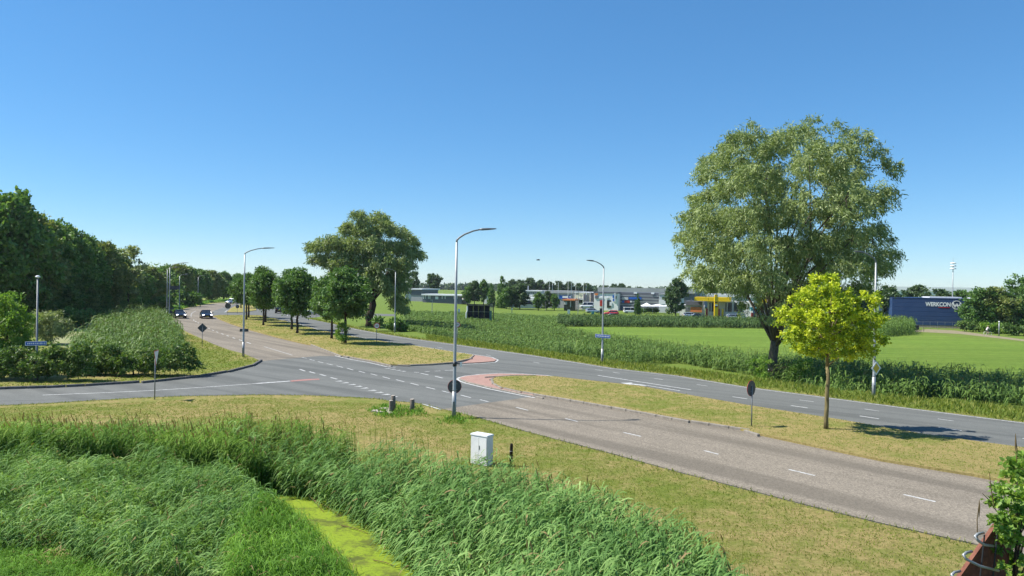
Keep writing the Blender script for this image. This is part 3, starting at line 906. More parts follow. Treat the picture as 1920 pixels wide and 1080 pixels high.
wood(240, 462, 135, 0, 'airy pale poplar with gaps rising above the wood', 'leaf_pale', 'poplar_tree', None, 0, 1.0, POP, 1.1)

# thickets, hedges, bushes
def bush(name, label, pts, base, n, ll, lw, mat, seed, group=None, cat='bush', depth=.8, droop=0.1, dz=0.0):
    b, lb = lobes_px(pts, base, seed, depth, 2)
    ms = tree_meshes(seed, lb, n, ll, lw, droop, (0.5, 0.06), max(.12, ll * 1.2), 60, 0.55, 0.6, twigs=40)
    return plant_tree(name, label, cat, b, ms, ('bark_dark', mat), 0, 1.0, group)
bush('bramble_thicket', 'dark bramble thicket along the side road, right part ending at the grass tip', [(150 + i * 21, 668 + (i % 3) * 9 - i * .9, 17 + (i % 2) * 5) for i in range(10)] + [(160 + i * 22, 690 - i * 1.2, 14) for i in range(10)], (250, 704), 16000, 0.2, 0.09, 'leaf_bramble', 71, 'thickets by the side road', 'thicket', 0.16)
bush('bramble_thicket', 'dark bramble thicket at the left edge behind the blue street sign', [(-30 + i * 20, 662 + (i % 3) * 8, 20) for i in range(10)] + [(-20 + i * 22, 690, 18) for i in range(9)], (70, 713), 14000, 0.2, 0.09, 'leaf_bramble', 72, 'thickets by the side road', 'thicket', 0.16)
bush('tall_shrub', 'tall light green shrub at the left edge beside the ball-topped lamp', [(12, 560, 14), (22, 580, 18), (0, 575, 18), (32, 602, 20), (5, 605, 24), (42, 625, 18), (18, 632, 26), (-15, 620, 24), (50, 648, 14), (20, 655, 22)], (10, 705), 9000, 0.2, 0.1, 'leaf_shrub', 73, None, 'shrub', .6)
bush('willow_shrub', 'rounded pale willow shrub at the duckweed ditch', [(75, 598, 13), (92, 595, 14), (105, 603, 13), (85, 612, 16), (108, 618, 13), (98, 628, 14), (118, 622, 8), (72, 620, 12)], (95, 646), 6000, 0.34, 0.08, 'leaf_pale', 74, None, 'shrub')
bush('dark_shrub', 'dark shrub at the far bank of the duckweed ditch', [(125, 588, 10), (140, 592, 12), (155, 594, 11), (135, 602, 11), (148, 605, 9), (165, 590, 9)], (142, 614), 3500, 0.4, 0.2, 'leaf_forest', 75, None, 'shrub')
bush('hedge', 'long dark hedge following the bend, left end by the twin lamps', [(240 + i * 12, 574 - i * 1.8 + (i % 2) * 4, 8) for i in range(7)] + [(238 + i * 12, 584 - i * 1.2, 8) for i in range(7)], (275, 592), 6000, 0.45, 0.25, 'leaf_median', 76, 'hedges along the bend', 'hedge', .35)
bush('hedge', 'long dark hedge following the bend, right end by the third far lamp', [(322 + i * 9, 558 - i * .6 + (i % 2) * 2, 6.5) for i in range(6)] + [(322 + i * 9, 566 - i * .5, 6) for i in range(6)], (345, 575), 4000, 0.6, 0.32, 'leaf_median', 77, 'hedges along the bend', 'hedge', .4)
bush('willow_shrub', 'green bush under the big willow trunk in the reeds', [(1420, 688, 16), (1435, 680, 12), (1430, 700, 14), (1490, 690, 14), (1505, 683, 14), (1480, 700, 12)], (1440, 712), 2600, 0.22, 0.07, 'leaf_shrub', 78, None, 'bush', .5)
bush('dark_shrub', 'dark round shrub at the foot of the distant willow', [(745, 605, 9), (752, 612, 9), (738, 612, 8), (712, 602, 6)], (745, 621), 1800, 0.4, 0.2, 'leaf_median', 79, None, 'shrub')

# ------------------------------------------------------------------ reeds and tall grass
def sample(poly, dens, g, cap=20000):
    poly = np.asarray(poly)[:, :2]
    lo, hi = poly.min(0), poly.max(0)
    area = (hi - lo).prod()
    n = int(area * dens)
    P = lo + g.random((n, 2)) * (hi - lo)
    P = P[inpoly(P, poly)]
    return P[:cap]
def reeds(name, label, P, h, mat, seed, K=8, ll=0.38, lw=0.03, wind=(-0.6, -0.5), spread=1.0, hvar=0.2, stem_w=0.012, plume=0.0, lowleaf=0.12, cat='reeds', up=0.5, segs=3, hnoise=0.0, rlo=0.0, rhi=1.0):
    g = np.random.default_rng(seed)
    n = len(P)
    z0 = T(P)
    H = np.asarray(h) * (1 + g.uniform(-hvar, hvar, n))
    if hnoise:
        H = H * (1 + hnoise * (np.sin(P[:, 0] * 1.3 + 1) * np.cos(P[:, 1] * 1.1) + .6 * np.sin(P[:, 0] * 3.1 + P[:, 1] * 2.3)))
    base = np.column_stack([P, z0 - 0.05])
    lean = np.array([wind[0], wind[1], 0]) * 0.16 + np.column_stack([g.normal(size=(n, 2)) * 0.07, np.zeros(n)])
    Vs, Fs, Rs = [], [], []
    off = 0
    # patchy colour: neighbours share a tone
    tone = 0.5 + 0.25 * np.sin(P[:, 0] * .9 + 2) * np.cos(P[:, 1] * .8) + .15 * np.sin(P[:, 0] * 2.3 - P[:, 1] * 1.7)
    # stems
    tip = base + (np.array([0, 0, 1.0]) + lean) * H[:, None]
    an = g.uniform(0, math.pi, n)
    sw = np.column_stack([np.cos(an), np.sin(an), np.zeros(n)]) * stem_w
    V = np.stack([base - sw, base + sw, tip + sw * .4, tip - sw * .4], 1).reshape(-1, 3)
    Vs.append(V); Fs.append(np.arange(4 * n).reshape(-1, 4)); off += 4 * n
    Rs.append(np.clip(tone * .5 + .3, 0, 1))
    # leaves
    m = n * K
    idx = np.repeat(np.arange(n), K)
    t = np.tile((np.arange(K) + .5) / K, n) * (1 - lowleaf) + lowleaf + g.uniform(-.05, .05, m)
    t = np.clip(t, 0.05, 1.0)
    st = base[idx] + (np.array([0, 0, 1.0]) + lean[idx]) * (H[idx] * t)[:, None]
    wd_ = np.array([wind[0], wind[1]])
    hd = g.normal(size=(m, 2)) * spread * 0.6 + wd_
    hd /= np.linalg.norm(hd, axis=1, keepdims=True) + 1e-9
    L = ll * g.uniform(.65, 1.3, m)
    rise = up * g.uniform(.4, 1.3, m)
    dp = g.uniform(.5, 1.2, m)
    side = np.column_stack([-hd[:, 1], hd[:, 0], g.uniform(-.6, .6, m)])
    side = unit(side)
    wl_ = lw * g.uniform(.7, 1.3, m)
    rings = []
    for k in range(segs + 1):
        s = k / segs
        hx = L * (s * .85)
        zz = L * (rise * s - (rise + dp * .55) * s * s * .95)
        p = st + np.column_stack([hd * hx[:, None], zz])
        wk = wl_ * [.5, 1.0, .75, .08][k if segs == 3 else [0, 1, 3][k]]
        rings.append(p - side * (wk / 2)[:, None])
        rings.append(p + side * (wk / 2)[:, None])
    V = np.stack(rings, 1)
    per = V.shape[1]
    Vs.append(V.reshape(-1, 3))
    b = off + np.arange(m)[:, None] * per
    for k in range(segs):
        Fs.append(b + np.array([2 * k, 2 * k + 1, 2 * k + 3, 2 * k + 2]))
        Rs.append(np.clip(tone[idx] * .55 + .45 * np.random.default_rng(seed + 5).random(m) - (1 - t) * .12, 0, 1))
    off += m * per
    Rr = np.concatenate(Rs) * (rhi - rlo) + rlo
    Rr = np.clip(Rr, 0, 0.9)
    dead = np.random.default_rng(seed + 9).random(m) < (0.02 if segs == 3 else 0.0)
    for k in range(segs):
        Rr[n + k * m:n + (k + 1) * m][dead] = 0.985
    me_V = np.concatenate(Vs); me_F = np.concatenate(Fs)
    if plume > 0:
        pk = np.where(g.random(n) < plume)[0]
        q = len(pk)
        pt = tip[pk]
        pl = g.uniform(.16, .30, q)
        dirp = unit(np.array([wind[0] * .45, wind[1] * .45, 1.0]) + g.normal(size=(q, 3)) * .15)
        for a0 in (0, 1):
            an = g.uniform(0, math.pi, q) if a0 == 0 else an + math.pi / 2
            s3 = np.column_stack([np.cos(an), np.sin(an), np.zeros(q)]) * 0.02
            V = np.stack([pt - dirp * .06, pt + dirp * pl[:, None] * .35 + s3, pt + dirp * pl[:, None], pt + dirp * pl[:, None] * .35 - s3], 1).reshape(-1, 3)
            me_F = np.concatenate([me_F, len(me_V) + np.arange(4 * q).reshape(-1, 4)])
            me_V = np.concatenate([me_V, V])
            Rr = np.concatenate([Rr, np.full(q, 1.0)])
    o = link(name, npmesh(name, me_V, me_F, Rr), mat)
    return tag(o, label, cat, None, 'stuff')
PL = (0.20, 0.145, 0.07)
leafmat('reed_blue', [(0.0, (0.03, 0.072, 0.017)), (0.4, (0.075, 0.145, 0.038)), (0.75, (0.15, 0.235, 0.07)), (0.92, (0.29, 0.36, 0.14)), (0.97, PL), (1.0, PL)], 0.2, 0.6, 0.1, gain=1.6)  # palest leaf tone brightened to paint highlights on the blades
leafmat('reed_green', [(0.0, (0.03, 0.075, 0.010)), (0.4, (0.07, 0.14, 0.018)), (0.75, (0.135, 0.215, 0.032)), (0.92, (0.23, 0.28, 0.06)), (0.97, PL), (1.0, PL)], 0.2, 0.6, 0.1, gain=1.5)
leafmat('reed_bright', [(0.0, (0.045, 0.11, 0.014)), (0.45, (0.09, 0.185, 0.026)), (0.8, (0.155, 0.27, 0.045)), (0.92, (0.25, 0.34, 0.08)), (0.97, PL), (1.0, PL)], 0.25, 0.6, 0.1)
leafmat('reed_far', [(0.0, (0.03, 0.062, 0.012)), (0.45, (0.07, 0.12, 0.025)), (0.8, (0.125, 0.185, 0.045)), (0.92, (0.18, 0.23, 0.065)), (0.97, (.15, .11, .06)), (1.0, (.15, .11, .06))], 0.15, 0.5, 0.2, gain=1.4)
leafmat('reed_shaded', [(0.0, (0.018, 0.04, 0.010)), (0.45, (0.042, 0.078, 0.02)), (0.8, (0.08, 0.125, 0.034)), (0.92, (0.12, 0.16, 0.05)), (0.97, (.12, .09, .05)), (1.0, (.12, .09, .05))], 0.1, 0.5, 0.2, gain=1.3)  # darker reed copy: the far strip's shadow side is put into its colour
leafmat('dry_stalk', [(0.0, (0.12, 0.085, 0.04)), (0.5, (0.22, 0.165, 0.08)), (1.0, (0.34, 0.27, 0.14))], 0.15, 0.8, 0.1)
leafmat('verge_blade', [(0.0, (0.06, 0.095, 0.012)), (0.5, (0.12, 0.155, 0.025)), (1.0, (0.25, 0.24, 0.07))], 0.3, 0.6, 0.2)
leafmat('weed_tuft', [(0.0, (0.07, 0.105, 0.014)), (0.55, (0.13, 0.165, 0.026)), (1.0, (0.25, 0.22, 0.07))], 0.25, 0.8, 0.1)

g0 = np.random.default_rng(99)
# belt on the right bank of the foreground ditch
B_back = [G(x, y, .75) for x, y in [(430, 812), (500, 812), (560, 816), (640, 828), (720, 845), (800, 864), (880, 880), (960, 893), (1040, 910), (1120, 930), (1200, 956), (1265, 982), (1340, 1025), (1410, 1085)]]
B_front = [G(x, y, -0.95) for x, y in [(845, 1200), (790, 1095), (710, 1005), (650, 965), (600, 940), (540, 925), (470, 905), (430, 890)]]
R3 = np.array(B_back + [np.array([4.9, 10.5, 0]), np.array([0.5, 10.5, 0])] + B_front)
reeds('reed_bed', 'dense pale green reeds on the ditch bank, right foreground', (_r3 := sample(R3, 46, g0)), np.clip(1.8 - .24 * (pdist(_r3, CH)[0] - 2.0), 1.12, 1.8), 'reed_blue', 201, 10, 0.42, 0.036, (-0.65, -0.35), .85, .22, .010, .03, .12, up=.45, hnoise=.08)
# tall row behind the ditch, left
R1 = np.array([AT(x, 800, 29.3)[:2] for x in (-140, 0, 150, 300, 450, 560)] + [AT(600, 800, 28.0)[:2], AT(680, 800, 26.4)[:2]] + [AT(x, 800, 26.0)[:2] for x in (640, 560, 450, 300, 150, 0, -140)])
reeds('reed_bed', 'tall green reeds in a row behind the ditch, left foreground', sample(R1, 60, g0), 1.5, 'reed_green', 202, 10, 0.42, 0.028, (-0.4, -0.5), .9, .18, .010, .22, .3, up=.55)
# wind-flattened reeds on the near bank
R2 = np.array([G(x, y, -0.2) for x, y in [(-140, 885), (0, 872), (150, 872), (300, 880), (420, 900), (500, 922), (545, 950)]] + [G(x, y, -0.6) for x, y in [(530, 985), (490, 1030), (440, 1130), (250, 1130), (190, 1090), (110, 1062), (-140, 1068)]])
reeds('reed_bed', 'low wind-flattened reeds on the near bank of the ditch', sample(R2, 36, g0), .8, 'reed_blue', 203, 8, 0.42, 0.028, (-0.6, -0.3), 1.0, .3, .009, .01, .1, up=.35, hnoise=.3)
reeds('grass_clump', 'mixed green grass growing among the low reeds', sample(R2, 20, g0), .7, 'reed_green', 214, 7, 0.40, 0.022, (-0.2, -0.2), 1.3, .35, .008, .0, .1, up=.9, hnoise=.3, cat='grass')
R4 = np.array([G(x, y, -0.4) for x, y in [(430, 1140), (455, 1010), (490, 970), (545, 960), (590, 985), (650, 1040), (720, 1140)]])
reeds('grass_clump', 'bright green upright grass clump beside the duckweed', sample(R4, 150, g0), .85, 'reed_bright', 204, 7, 0.45, 0.016, (-0.25, 0.1), .7, .25, .006, 0, .1, up=1.5, cat='grass')
R5 = np.array([G(x, y, -0.6) for x, y in [(-140, 1060), (110, 1056), (200, 1085), (240, 1140), (-140, 1140)]])
reeds('grass_clump', 'short bright grass in the bottom left corner', sample(R5, 260, g0), .2, 'reed_bright', 205, 5, 0.24, 0.014, (-0.2, 0.1), 1.0, .4, .005, 0, .1, up=1.2, cat='grass')
R6 = np.array([G(x, y, -0.5) for x, y in [(10, 1035), (60, 1022), (110, 1030), (105, 1050), (40, 1050)]])
R7 = np.array([G(x, y, -0.5) for x, y in [(90, 1080), (110, 1048), (135, 1042), (130, 1085)]])
for R_, lab_, sd in ((R6, 'dry brown stalks flattened at the left edge of the corner grass', 215), (R7, 'withered orange-brown plant in the corner grass', 216)):
    reeds('dry_stalks', lab_, sample(R_, 30, g0), .3, 'dry_stalk', sd, 5, 0.3, 0.02, (-0.5, 0), 1.2, .4, .008, 0, .1, up=.6, cat='weeds')
# sparse blades in the duckweed
RW = np.array([G(x, y, -1.0) for x, y in [(560, 945), (620, 955), (760, 1080), (790, 1120), (690, 1120), (600, 1000)]])
reeds('grass_clump', 'sparse grass blades growing through the duckweed', sample(RW, 7, g0), .4, 'reed_green', 206, 5, 0.3, 0.016, (-0.3, 0.2), 1.0, .3, .006, 0, .1, up=1.0, cat='grass')
# brown seed stalks between reeds and lawn
RB = np.array([G(x, y, .3) for x, y in [(300, 782), (560, 785), (700, 800), (860, 830), (1000, 870), (1150, 910), (1290, 965), (1420, 1040), (1400, 1080), (1250, 1000), (1000, 905), (700, 845), (540, 812), (300, 800)]])
reeds('dry_stalks', 'thin brown seed stalks along the lawn side of the reeds', sample(RB, 4, g0, 2500), .55, 'weed_tuft', 207, 5, 0.2, 0.012, (-0.2, 0), 1.0, .4, .008, 0, .4, up=1.6, cat='weeds')
# reed ditch beyond the far carriageway
M1 = np.array([GT(x, y) for x, y in [(770, 621), (800, 626), (900, 640), (1000, 654), (1100, 669), (1271, 690), (1442, 711), (1570, 730), (1741, 748), (1920, 766), (2080, 785), (2080, 745), (1920, 728), (1741, 712), (1651, 703), (1442, 684), (1280, 664), (1100, 638), (1040, 622), (1000, 616), (900, 607), (800, 602), (750, 607)]])
reeds('reed_ditch', 'long band of green reeds in the ditch beyond the far carriageway', (_m1 := sample(M1, 10.5, g0, 12500)), .75 + .65 * sstep(_m1[:, 0] / _m1[:, 1], -.05, .12), 'reed_far', 208, 5, 0.64, 0.095, (-0.5, -0.4), 1.0, .25, .02, .22, .25, up=.7, segs=2, hnoise=.12)
M2 = np.array([GT(x, y) for x, y in [(757, 600), (800, 602), (900, 607), (1000, 616), (1045, 622), (1065, 611), (1060, 597), (960, 592), (870, 590), (760, 588)]])
reeds('reed_meadow', 'tall wild grass and reeds in the meadow around the dark hoarding', sample(M2, 4, g0, 9000), .6, 'reed_far', 209, 4, 0.9, 0.15, (-0.5, -0.4), 1.0, .35, .03, .15, .2, up=.8, segs=2, hnoise=.3)
M3 = np.array([GT(x, y) for x, y in [(1045, 612.5), (1240, 614), (1440, 616.5), (1560, 619), (1640, 621), (1640, 612), (1440, 606), (1240, 603.5), (1050, 601)]])
reeds('reed_strip', 'dark strip of reeds along the far edge of the green field', sample(M3, 3.2, g0, 6500), 1.6, 'reed_shaded', 210, 4, 0.85, 0.18, (-0.4, -0.4), 1.0, .22, .03, .3, .2, up=.8, segs=2, hnoise=.06)
M4 = np.array([GT(x, y) for x, y in [(135, 697), (330, 690), (352, 676), (345, 645), (330, 622), (312, 605), (285, 592), (250, 588), (225, 592), (200, 606), (180, 640), (150, 660)]])
reeds('reed_bed', 'grey-green reeds between the duckweed ditch and the bend', sample(M4, 8, g0, 16000), 1.75, 'reed_far', 211, 5, 0.7, 0.09, (-0.5, -0.4), 1.0, .35, .02, .3, .25, up=.7, segs=2, hnoise=.2)
M5 = np.array([GT(x, y) for x, y in [(318, 612), (332, 622), (320, 600), (322, 590), (330, 583), (352, 576), (400, 567), (425, 565), (425, 563), (380, 566), (330, 574), (290, 586), (290, 596)]])
reeds('verge_grass', 'long bright grass on the verge inside the bend', sample(M5, 8, g0, 9000), .5, 'reed_bright', 212, 3, 0.6, 0.10, (-0.3, -0.2), 1.0, .3, .03, 0, .2, up=1.0, segs=2, cat='grass')
M6 = np.array([GT(x, y) for x, y in [(1650, 632), (1712, 628), (1715, 618), (1690, 613), (1650, 615)]])
reeds('reed_bed', 'tuft of tall reeds at the corner of the navy building', sample(M6, 5, g0), 2.3, 'reed_far', 213, 4, 0.9, 0.12, (-0.3, -0.3), 1.0, .3, .03, .3, .2, up=.8, segs=2)

# grass tufts: ragged road edges and rough lawn
def tufts(name, label, P, z, h, mat, seed, w=0.02, K=3, cat='grass', flat=1.0):
    g = np.random.default_rng(seed)
    n = len(P) * K
    idx = np.repeat(np.arange(len(P)), K)
    c = np.column_stack([P[idx] + g.normal(size=(n, 2)) * .05, z[idx]])
    D = unit(np.column_stack([g.normal(size=(n, 2)) * .55, np.ones(n)]))
    H = h * g.uniform(.5, 1.3, n)
    r = .5 + flat * (np.clip(.5 * g.random(n) + .5 * g.random(len(P))[idx], 0, 1) - .5)
    return tag(link(name, leaves(name, c, D, H, w * g.uniform(.7, 1.4, n), r, seed), mat), label, cat, None, 'stuff')
def edge_pts(px, spread, per_m, g, z=0.0, far=1.0):
    poly = GP(px, z)[:, :2]
    pts = []
    for (p, a) in along(poly, 1.0 / per_m):
        nrm = np.array([-math.sin(a), math.cos(a)])
        pts.append(p + nrm * abs(g.normal()) * spread * far + g.normal(size=2) * .05)
    return np.array(pts)
ep = edge_pts(NEAR_EDGE[:-1], 0.25, 14, g0, far=-1)
tufts('edge_grass', 'ragged grass along the near edge of the roads', ep, np.full(len(ep), -.03), .13, 'weed_tuft', 301, .022)
ep = edge_pts(FAR_EDGE[1:], 0.5, 12, g0, far=-1)
tufts('edge_grass', 'ragged grass along the outer edge of the far carriageway', ep, np.full(len(ep), -.03), .3, 'verge_blade', 302, .045)
lawnP = sample(np.array([G(x, y) for x, y in [(-80, 768), (480, 745), (720, 758), (900, 792), (1140, 855), (1527, 958), (1822, 1026), (1950, 1080), (1950, 1140), (1360, 1140), (1280, 990), (1000, 880), (700, 815), (300, 785), (-80, 790)]]), 90, g0, 45000)
tufts('lawn_grass', 'mown dry grass of the roadside lawn', lawnP, T(lawnP), .055, 'weed_tuft', 303, .02, 2, flat=.6)
for k, (isl, lab) in enumerate(((i1, 'mown dry grass on the long median'), (i2, 'mown dry grass on the near median'))):
    P_ = sample(isl[:, :2], [15, 45][k], g0, 30000)
    tufts('median_grass', lab, P_, np.full(len(P_), .1), [.07, .055][k], 'weed_tuft', 304 + k, [.04, .022][k], 2, flat=.5)
fv = np.array([GT(x, y) for x, y in [(800, 629), (900, 643), (1000, 657), (1100, 672), (1271, 693), (1442, 714), (1570, 733), (1741, 751), (1920, 769), (2080, 788), (2080, 812), (1920, 790), (1553, 743), (1271, 703), (1100, 681), (900, 651), (800, 637)]])
P_ = sample(fv, 30, g0, 30000)
tufts('verge_grass', 'long grass on the verge beyond the far carriageway', P_, T(P_), .34, 'verge_blade', 306, .05, 2)
tipP = sample(np.array([G(x, y) for x, y in [(-40, 730), (225, 718.5), (437, 694), (487, 677), (427, 657), (372, 634), (348, 624), (345, 650), (362, 690), (200, 711), (-40, 722)]]), 26, g0, 16000)
tufts('verge_grass', 'short grass on the verge tip between side road and bend', tipP, T(tipP), .10, 'weed_tuft', 308, .04, 2, flat=.7)
# ------------------------------------------------------------------ street furniture
simple('galvanised', (0.30, 0.315, 0.32), 0.45, 0.35, 0.12, 3)
simple('galvanised_dull', (0.20, 0.21, 0.215), 0.55, 0.3, 0.15, 3)
simple('lamp_head_grey', (0.12, 0.13, 0.14), 0.5, 0.2)
simple('sign_back', (0.075, 0.08, 0.085), 0.6, 0.2, 0.2, 5)
simple('sign_red', (0.45, 0.025, 0.02), 0.45)
simple('sign_white', (0.75, 0.75, 0.73), 0.45, 0, 0.05)
simple('sign_black', (0.012, 0.012, 0.013), 0.5)
simple('sign_blue', (0.015, 0.10, 0.42), 0.4)
simple('sign_yellow', (0.62, 0.40, 0.02), 0.45)
simple('white_cabinet', (0.66, 0.67, 0.66), 0.55, 0, 0.10, 2.5)
simple('wood_grey', (0.17, 0.145, 0.12), 0.9, 0, 0.35, 9, 0.1, 0.4)
simple('wood_black', (0.02, 0.017, 0.014), 0.9, 0, 0.4, 9, 0.1, 0.4)
simple('stone_pale', (0.42, 0.37, 0.31), 0.9, 0, 0.3, 5, 0.2, 0.4)
simple('rubber', (0.012, 0.012, 0.013), 0.8)
simple('dark_metal', (0.03, 0.032, 0.035), 0.5, 0.3)
simple('glass_dark', (0.02, 0.025, 0.03), 0.08, 0, 0.05, 2, 0.8)

def lamp(base, label, h, arm, adir, rise=0.75, r=0.085, cat='street lamp', group='tall street lamps', z=None):
    p = GT(*base)
    if z is not None:
        p[2] = z
    t = thing('street_lamp', label, cat, p, 0, group)
    a = Vector((adir[0], adir[1], 0)).normalized()
    def q(d, zz):
        return (a.x * d, a.y * d, zz)
    m = MB()
    m.tube([(0, 0, -.1), (0, 0, 1.3)], [r * 1.25, r * 1.25], 12)
    m.tube([(0, 0, 1.3), (0, 0, 1.36), (0, 0, h * .6), (0, 0, h)], [r * 1.25, r, r * .8, r * .62], 12)
    m.build('pole', 'galvanised', t, True)
    k = arm
    m = MB()
    m.tube([q(0, h - .02), q(0, h + rise * .12), q(k * .06, h + rise * .3), q(k * .2, h + rise * .55), q(k * .42, h + rise * .8), q(k * .62, h + rise * .93)], [r * .62, r * .6, r * .55, r * .5, r * .46, r * .42], 8)
    m.build('arm', 'galvanised_dull', t, True)
    m = MB()
    n = Vector((-a.y, a.x, 0))
    secs = [(.58, .05, .05), (.66, .10, .07), (.82, .14, .06), (.98, .11, .035), (1.02, .05, .02)]
    vs, fs = [], []
    for s, w, th in secs:
        c = Vector(q(k * s, h + rise * (.90 + .10 * (s - .58) / .44)))
        for (dx, dz) in ((-w, 0), (-w * .6, th), (w * .6, th), (w, 0), (w * .7, -th * .6), (-w * .7, -th * .6)):
            vs.append(c + n * dx + Vector((0, 0, dz)))
    for i in range(len(secs) - 1):
        for j in range(6):
            j2 = (j + 1) % 6
            fs.append((i * 6 + j, i * 6 + j2, (i + 1) * 6 + j2, (i + 1) * 6 + j))
    fs += [tuple(range(5, -1, -1)), tuple(24 + j for j in range(6))]
    m.add(vs, fs)
    m.build('lamp_head', 'lamp_head_grey', t, True)
    MB().box((0, 0, .55), (.005 + r * 1.2, r * 2.56, .5)).build('service_door', 'galvanised_dull', t)
    return t, p
lamp((851, 783), 'tall street lamp at the near kerb with a round sign back on its pole', 8.65, 1.95, (.95, .25), .72)
lamp((456, 669), 'tall street lamp on the grass tip with a small rectangular plate', 8.9, 2.4, (.93, .35), .65)
lamp((1129, 682), 'tall street lamp beyond the far carriageway carrying a blue street name sign', 8.2, 1.6, (-.9, -.3), .65, group='tall street lamps')
lamp((1638, 746), 'tall street lamp at right beyond the far carriageway with a yellow diamond sign', 8.35, 1.7, (-.9, -.35), .65)
lamp((317, 607), 'front lamp of the twin posts on the inside of the bend', 8.5, 2.6, (.93, .2), .8)
lamp((312.5, 597), 'rear lamp of the twin posts, carrying the direction sign', 8.4, 1.9, (.93, .2), .5)
lamp((336, 580), 'second far lamp on the verge of the bend', 7.6, 1.9, (.93, .2), .5)
lamp((371, 572), 'third far lamp on the verge at the end of the bend', 7.6, 1.9, (.93, .2), .5)
lamp((740, 624), 'slim lamp post right of the distant willow', 8.2, 1.4, (-.8, -.5), .4)

def small_lamp():
    p = GT(68, 713)
    t = thing('path_lamp', 'short lamp post with ball-shaped top beside the side road', 'street lamp', p)
    h = 6.55
    MB().tube([(0, 0, -.1), (0, 0, 1.0), (0, 0, 1.05), (0, 0, h)], [.085, .085, .065, .05], 12).build('pole', 'galvanised_dull', t, True)
    m = MB()
    prof = [(.05, 0), (.08, .03), (.145, .05), (.15, .08), (.11, .13), (.05, .16), (.0, .165)]
    n = 14
    vs = [(r_ * math.cos(6.2832 * k / n), r_ * math.sin(6.2832 * k / n), h + z) for r_, z in prof for k in range(n)]
    fs = [(i * n + k, i * n + (k + 1) % n, (i + 1) * n + (k + 1) % n, (i + 1) * n + k) for i in range(len(prof) - 1) for k in range(n)]
    m.add(vs, fs).build('lamp_head', 'sign_white', t, True)
    return p
slp = small_lamp()

def circle(r, n=28):
    return [(r * math.cos(6.2832 * k / n), r * math.sin(6.2832 * k / n)) for k in range(n)]
def facing(p, off=0.0):
    """axes of a plate standing upright at p and turned towards the viewer, then by off"""
    a = math.atan2(-p[0], p[1]) * 1.0
    rz = a + off
    return Vector((math.cos(rz), math.sin(rz), 0)), Vector((0, 0, 1))
def text_mesh(s, size, name='lettering', bold=0.0, align='CENTER', width=None):
    cu = bpy.data.curves.new(name, 'FONT')
    cu.body = s
    cu.size = size
    cu.align_x = align
    cu.align_y = 'CENTER'
    cu.extrude = 0.004
    cu.offset = bold
    if width:
        cu.space_character = width
    o = bpy.data.objects.new(name, cu)
    COL.objects.link(o)
    bpy.context.view_layer.update()
    me = bpy.data.meshes.new_from_object(o.evaluated_get(bpy.context.evaluated_depsgraph_get()))
    bpy.data.objects.remove(o)
    return me
def put_text(s, size, parent, loc, ax, mat, bold=0.0, sx=1.0):
    me = text_mesh(s, size, 'lettering', bold)
    o = link('lettering', me, mat, parent)
    nn = ax.cross(Vector((0, 0, 1)))
    M = Matrix(((ax.x * sx, 0, nn.x, loc[0]), (ax.y * sx, 0, nn.y, loc[1]), (ax.z, 1, nn.z, loc[2]), (0, 0, 0, 1)))
    o.matrix_local = M
    return o
# round no-entry style sign seen from behind, on the near lamp
def sign_thing(name, label, pos, parts, cat='road sign', group=None):
    t = thing(name, label, cat, pos, 0, group)
    for f_ in parts:
        f_(t)
    return t
lp = GT(851, 783)
s_ = lp[1] / F
t = thing('round_sign', 'round sign seen from behind on the near lamp post', 'road sign', (lp[0], lp[1] + .12, (783 - 726) * s_))
ax, ay = facing(lp, 0.12)
MB().plate(circle(.33), (0, .02, 0), ax, ay, .012).build('disc', 'sign_back', t)
MB().plate(circle(.345), (0, .034, 0), ax, ay, .012).build('red_rim', 'sign_red', t)
for zz in (-.14, .14):
    MB().plate([(-.14, -.02), (.14, -.02), (.14, .02), (-.14, .02)], (0, -.01, zz), ax, ay, .03).build('clamp', 'galvanised_dull', t)
t = thing('sensor_box', 'small dark bracket with white sensor high on the near lamp post', 'sensor', (lp[0], lp[1], (783 - 683) * s_))
MB().cyl((0, 0, 0), .10, .22, 12).build('clamp_band', 'dark_metal', t, True)
MB().tube([(.05, 0, .02), (.26, -.02, .02)], .03, 8).build('bracket', 'dark_metal', t)
MB().box((.3, -.02, -.02), (.10, .12, .2), .2).build('sensor', 'sign_white', t)
# plate on the left lamp
cp = GT(456, 669)
s_ = cp[1] / F
t = thing('road_plate', 'small rectangular plate seen from behind on the grass tip lamp', 'road sign', (cp[0], cp[1] + .1, (669 - 619.5) * s_))
ax, ay = facing(cp)
MB().plate([(-.36, -.13), (.36, -.13), (.36, .13), (-.36, .13)], (0, .02, 0), ax, ay, .012).build('plate', 'sign_back', t)
MB().plate([(-.16, -.02), (.16, -.02), (.16, .02), (-.16, .02)], (0, 0, 0), ax, ay, .02).build('clamp', 'galvanised_dull', t)

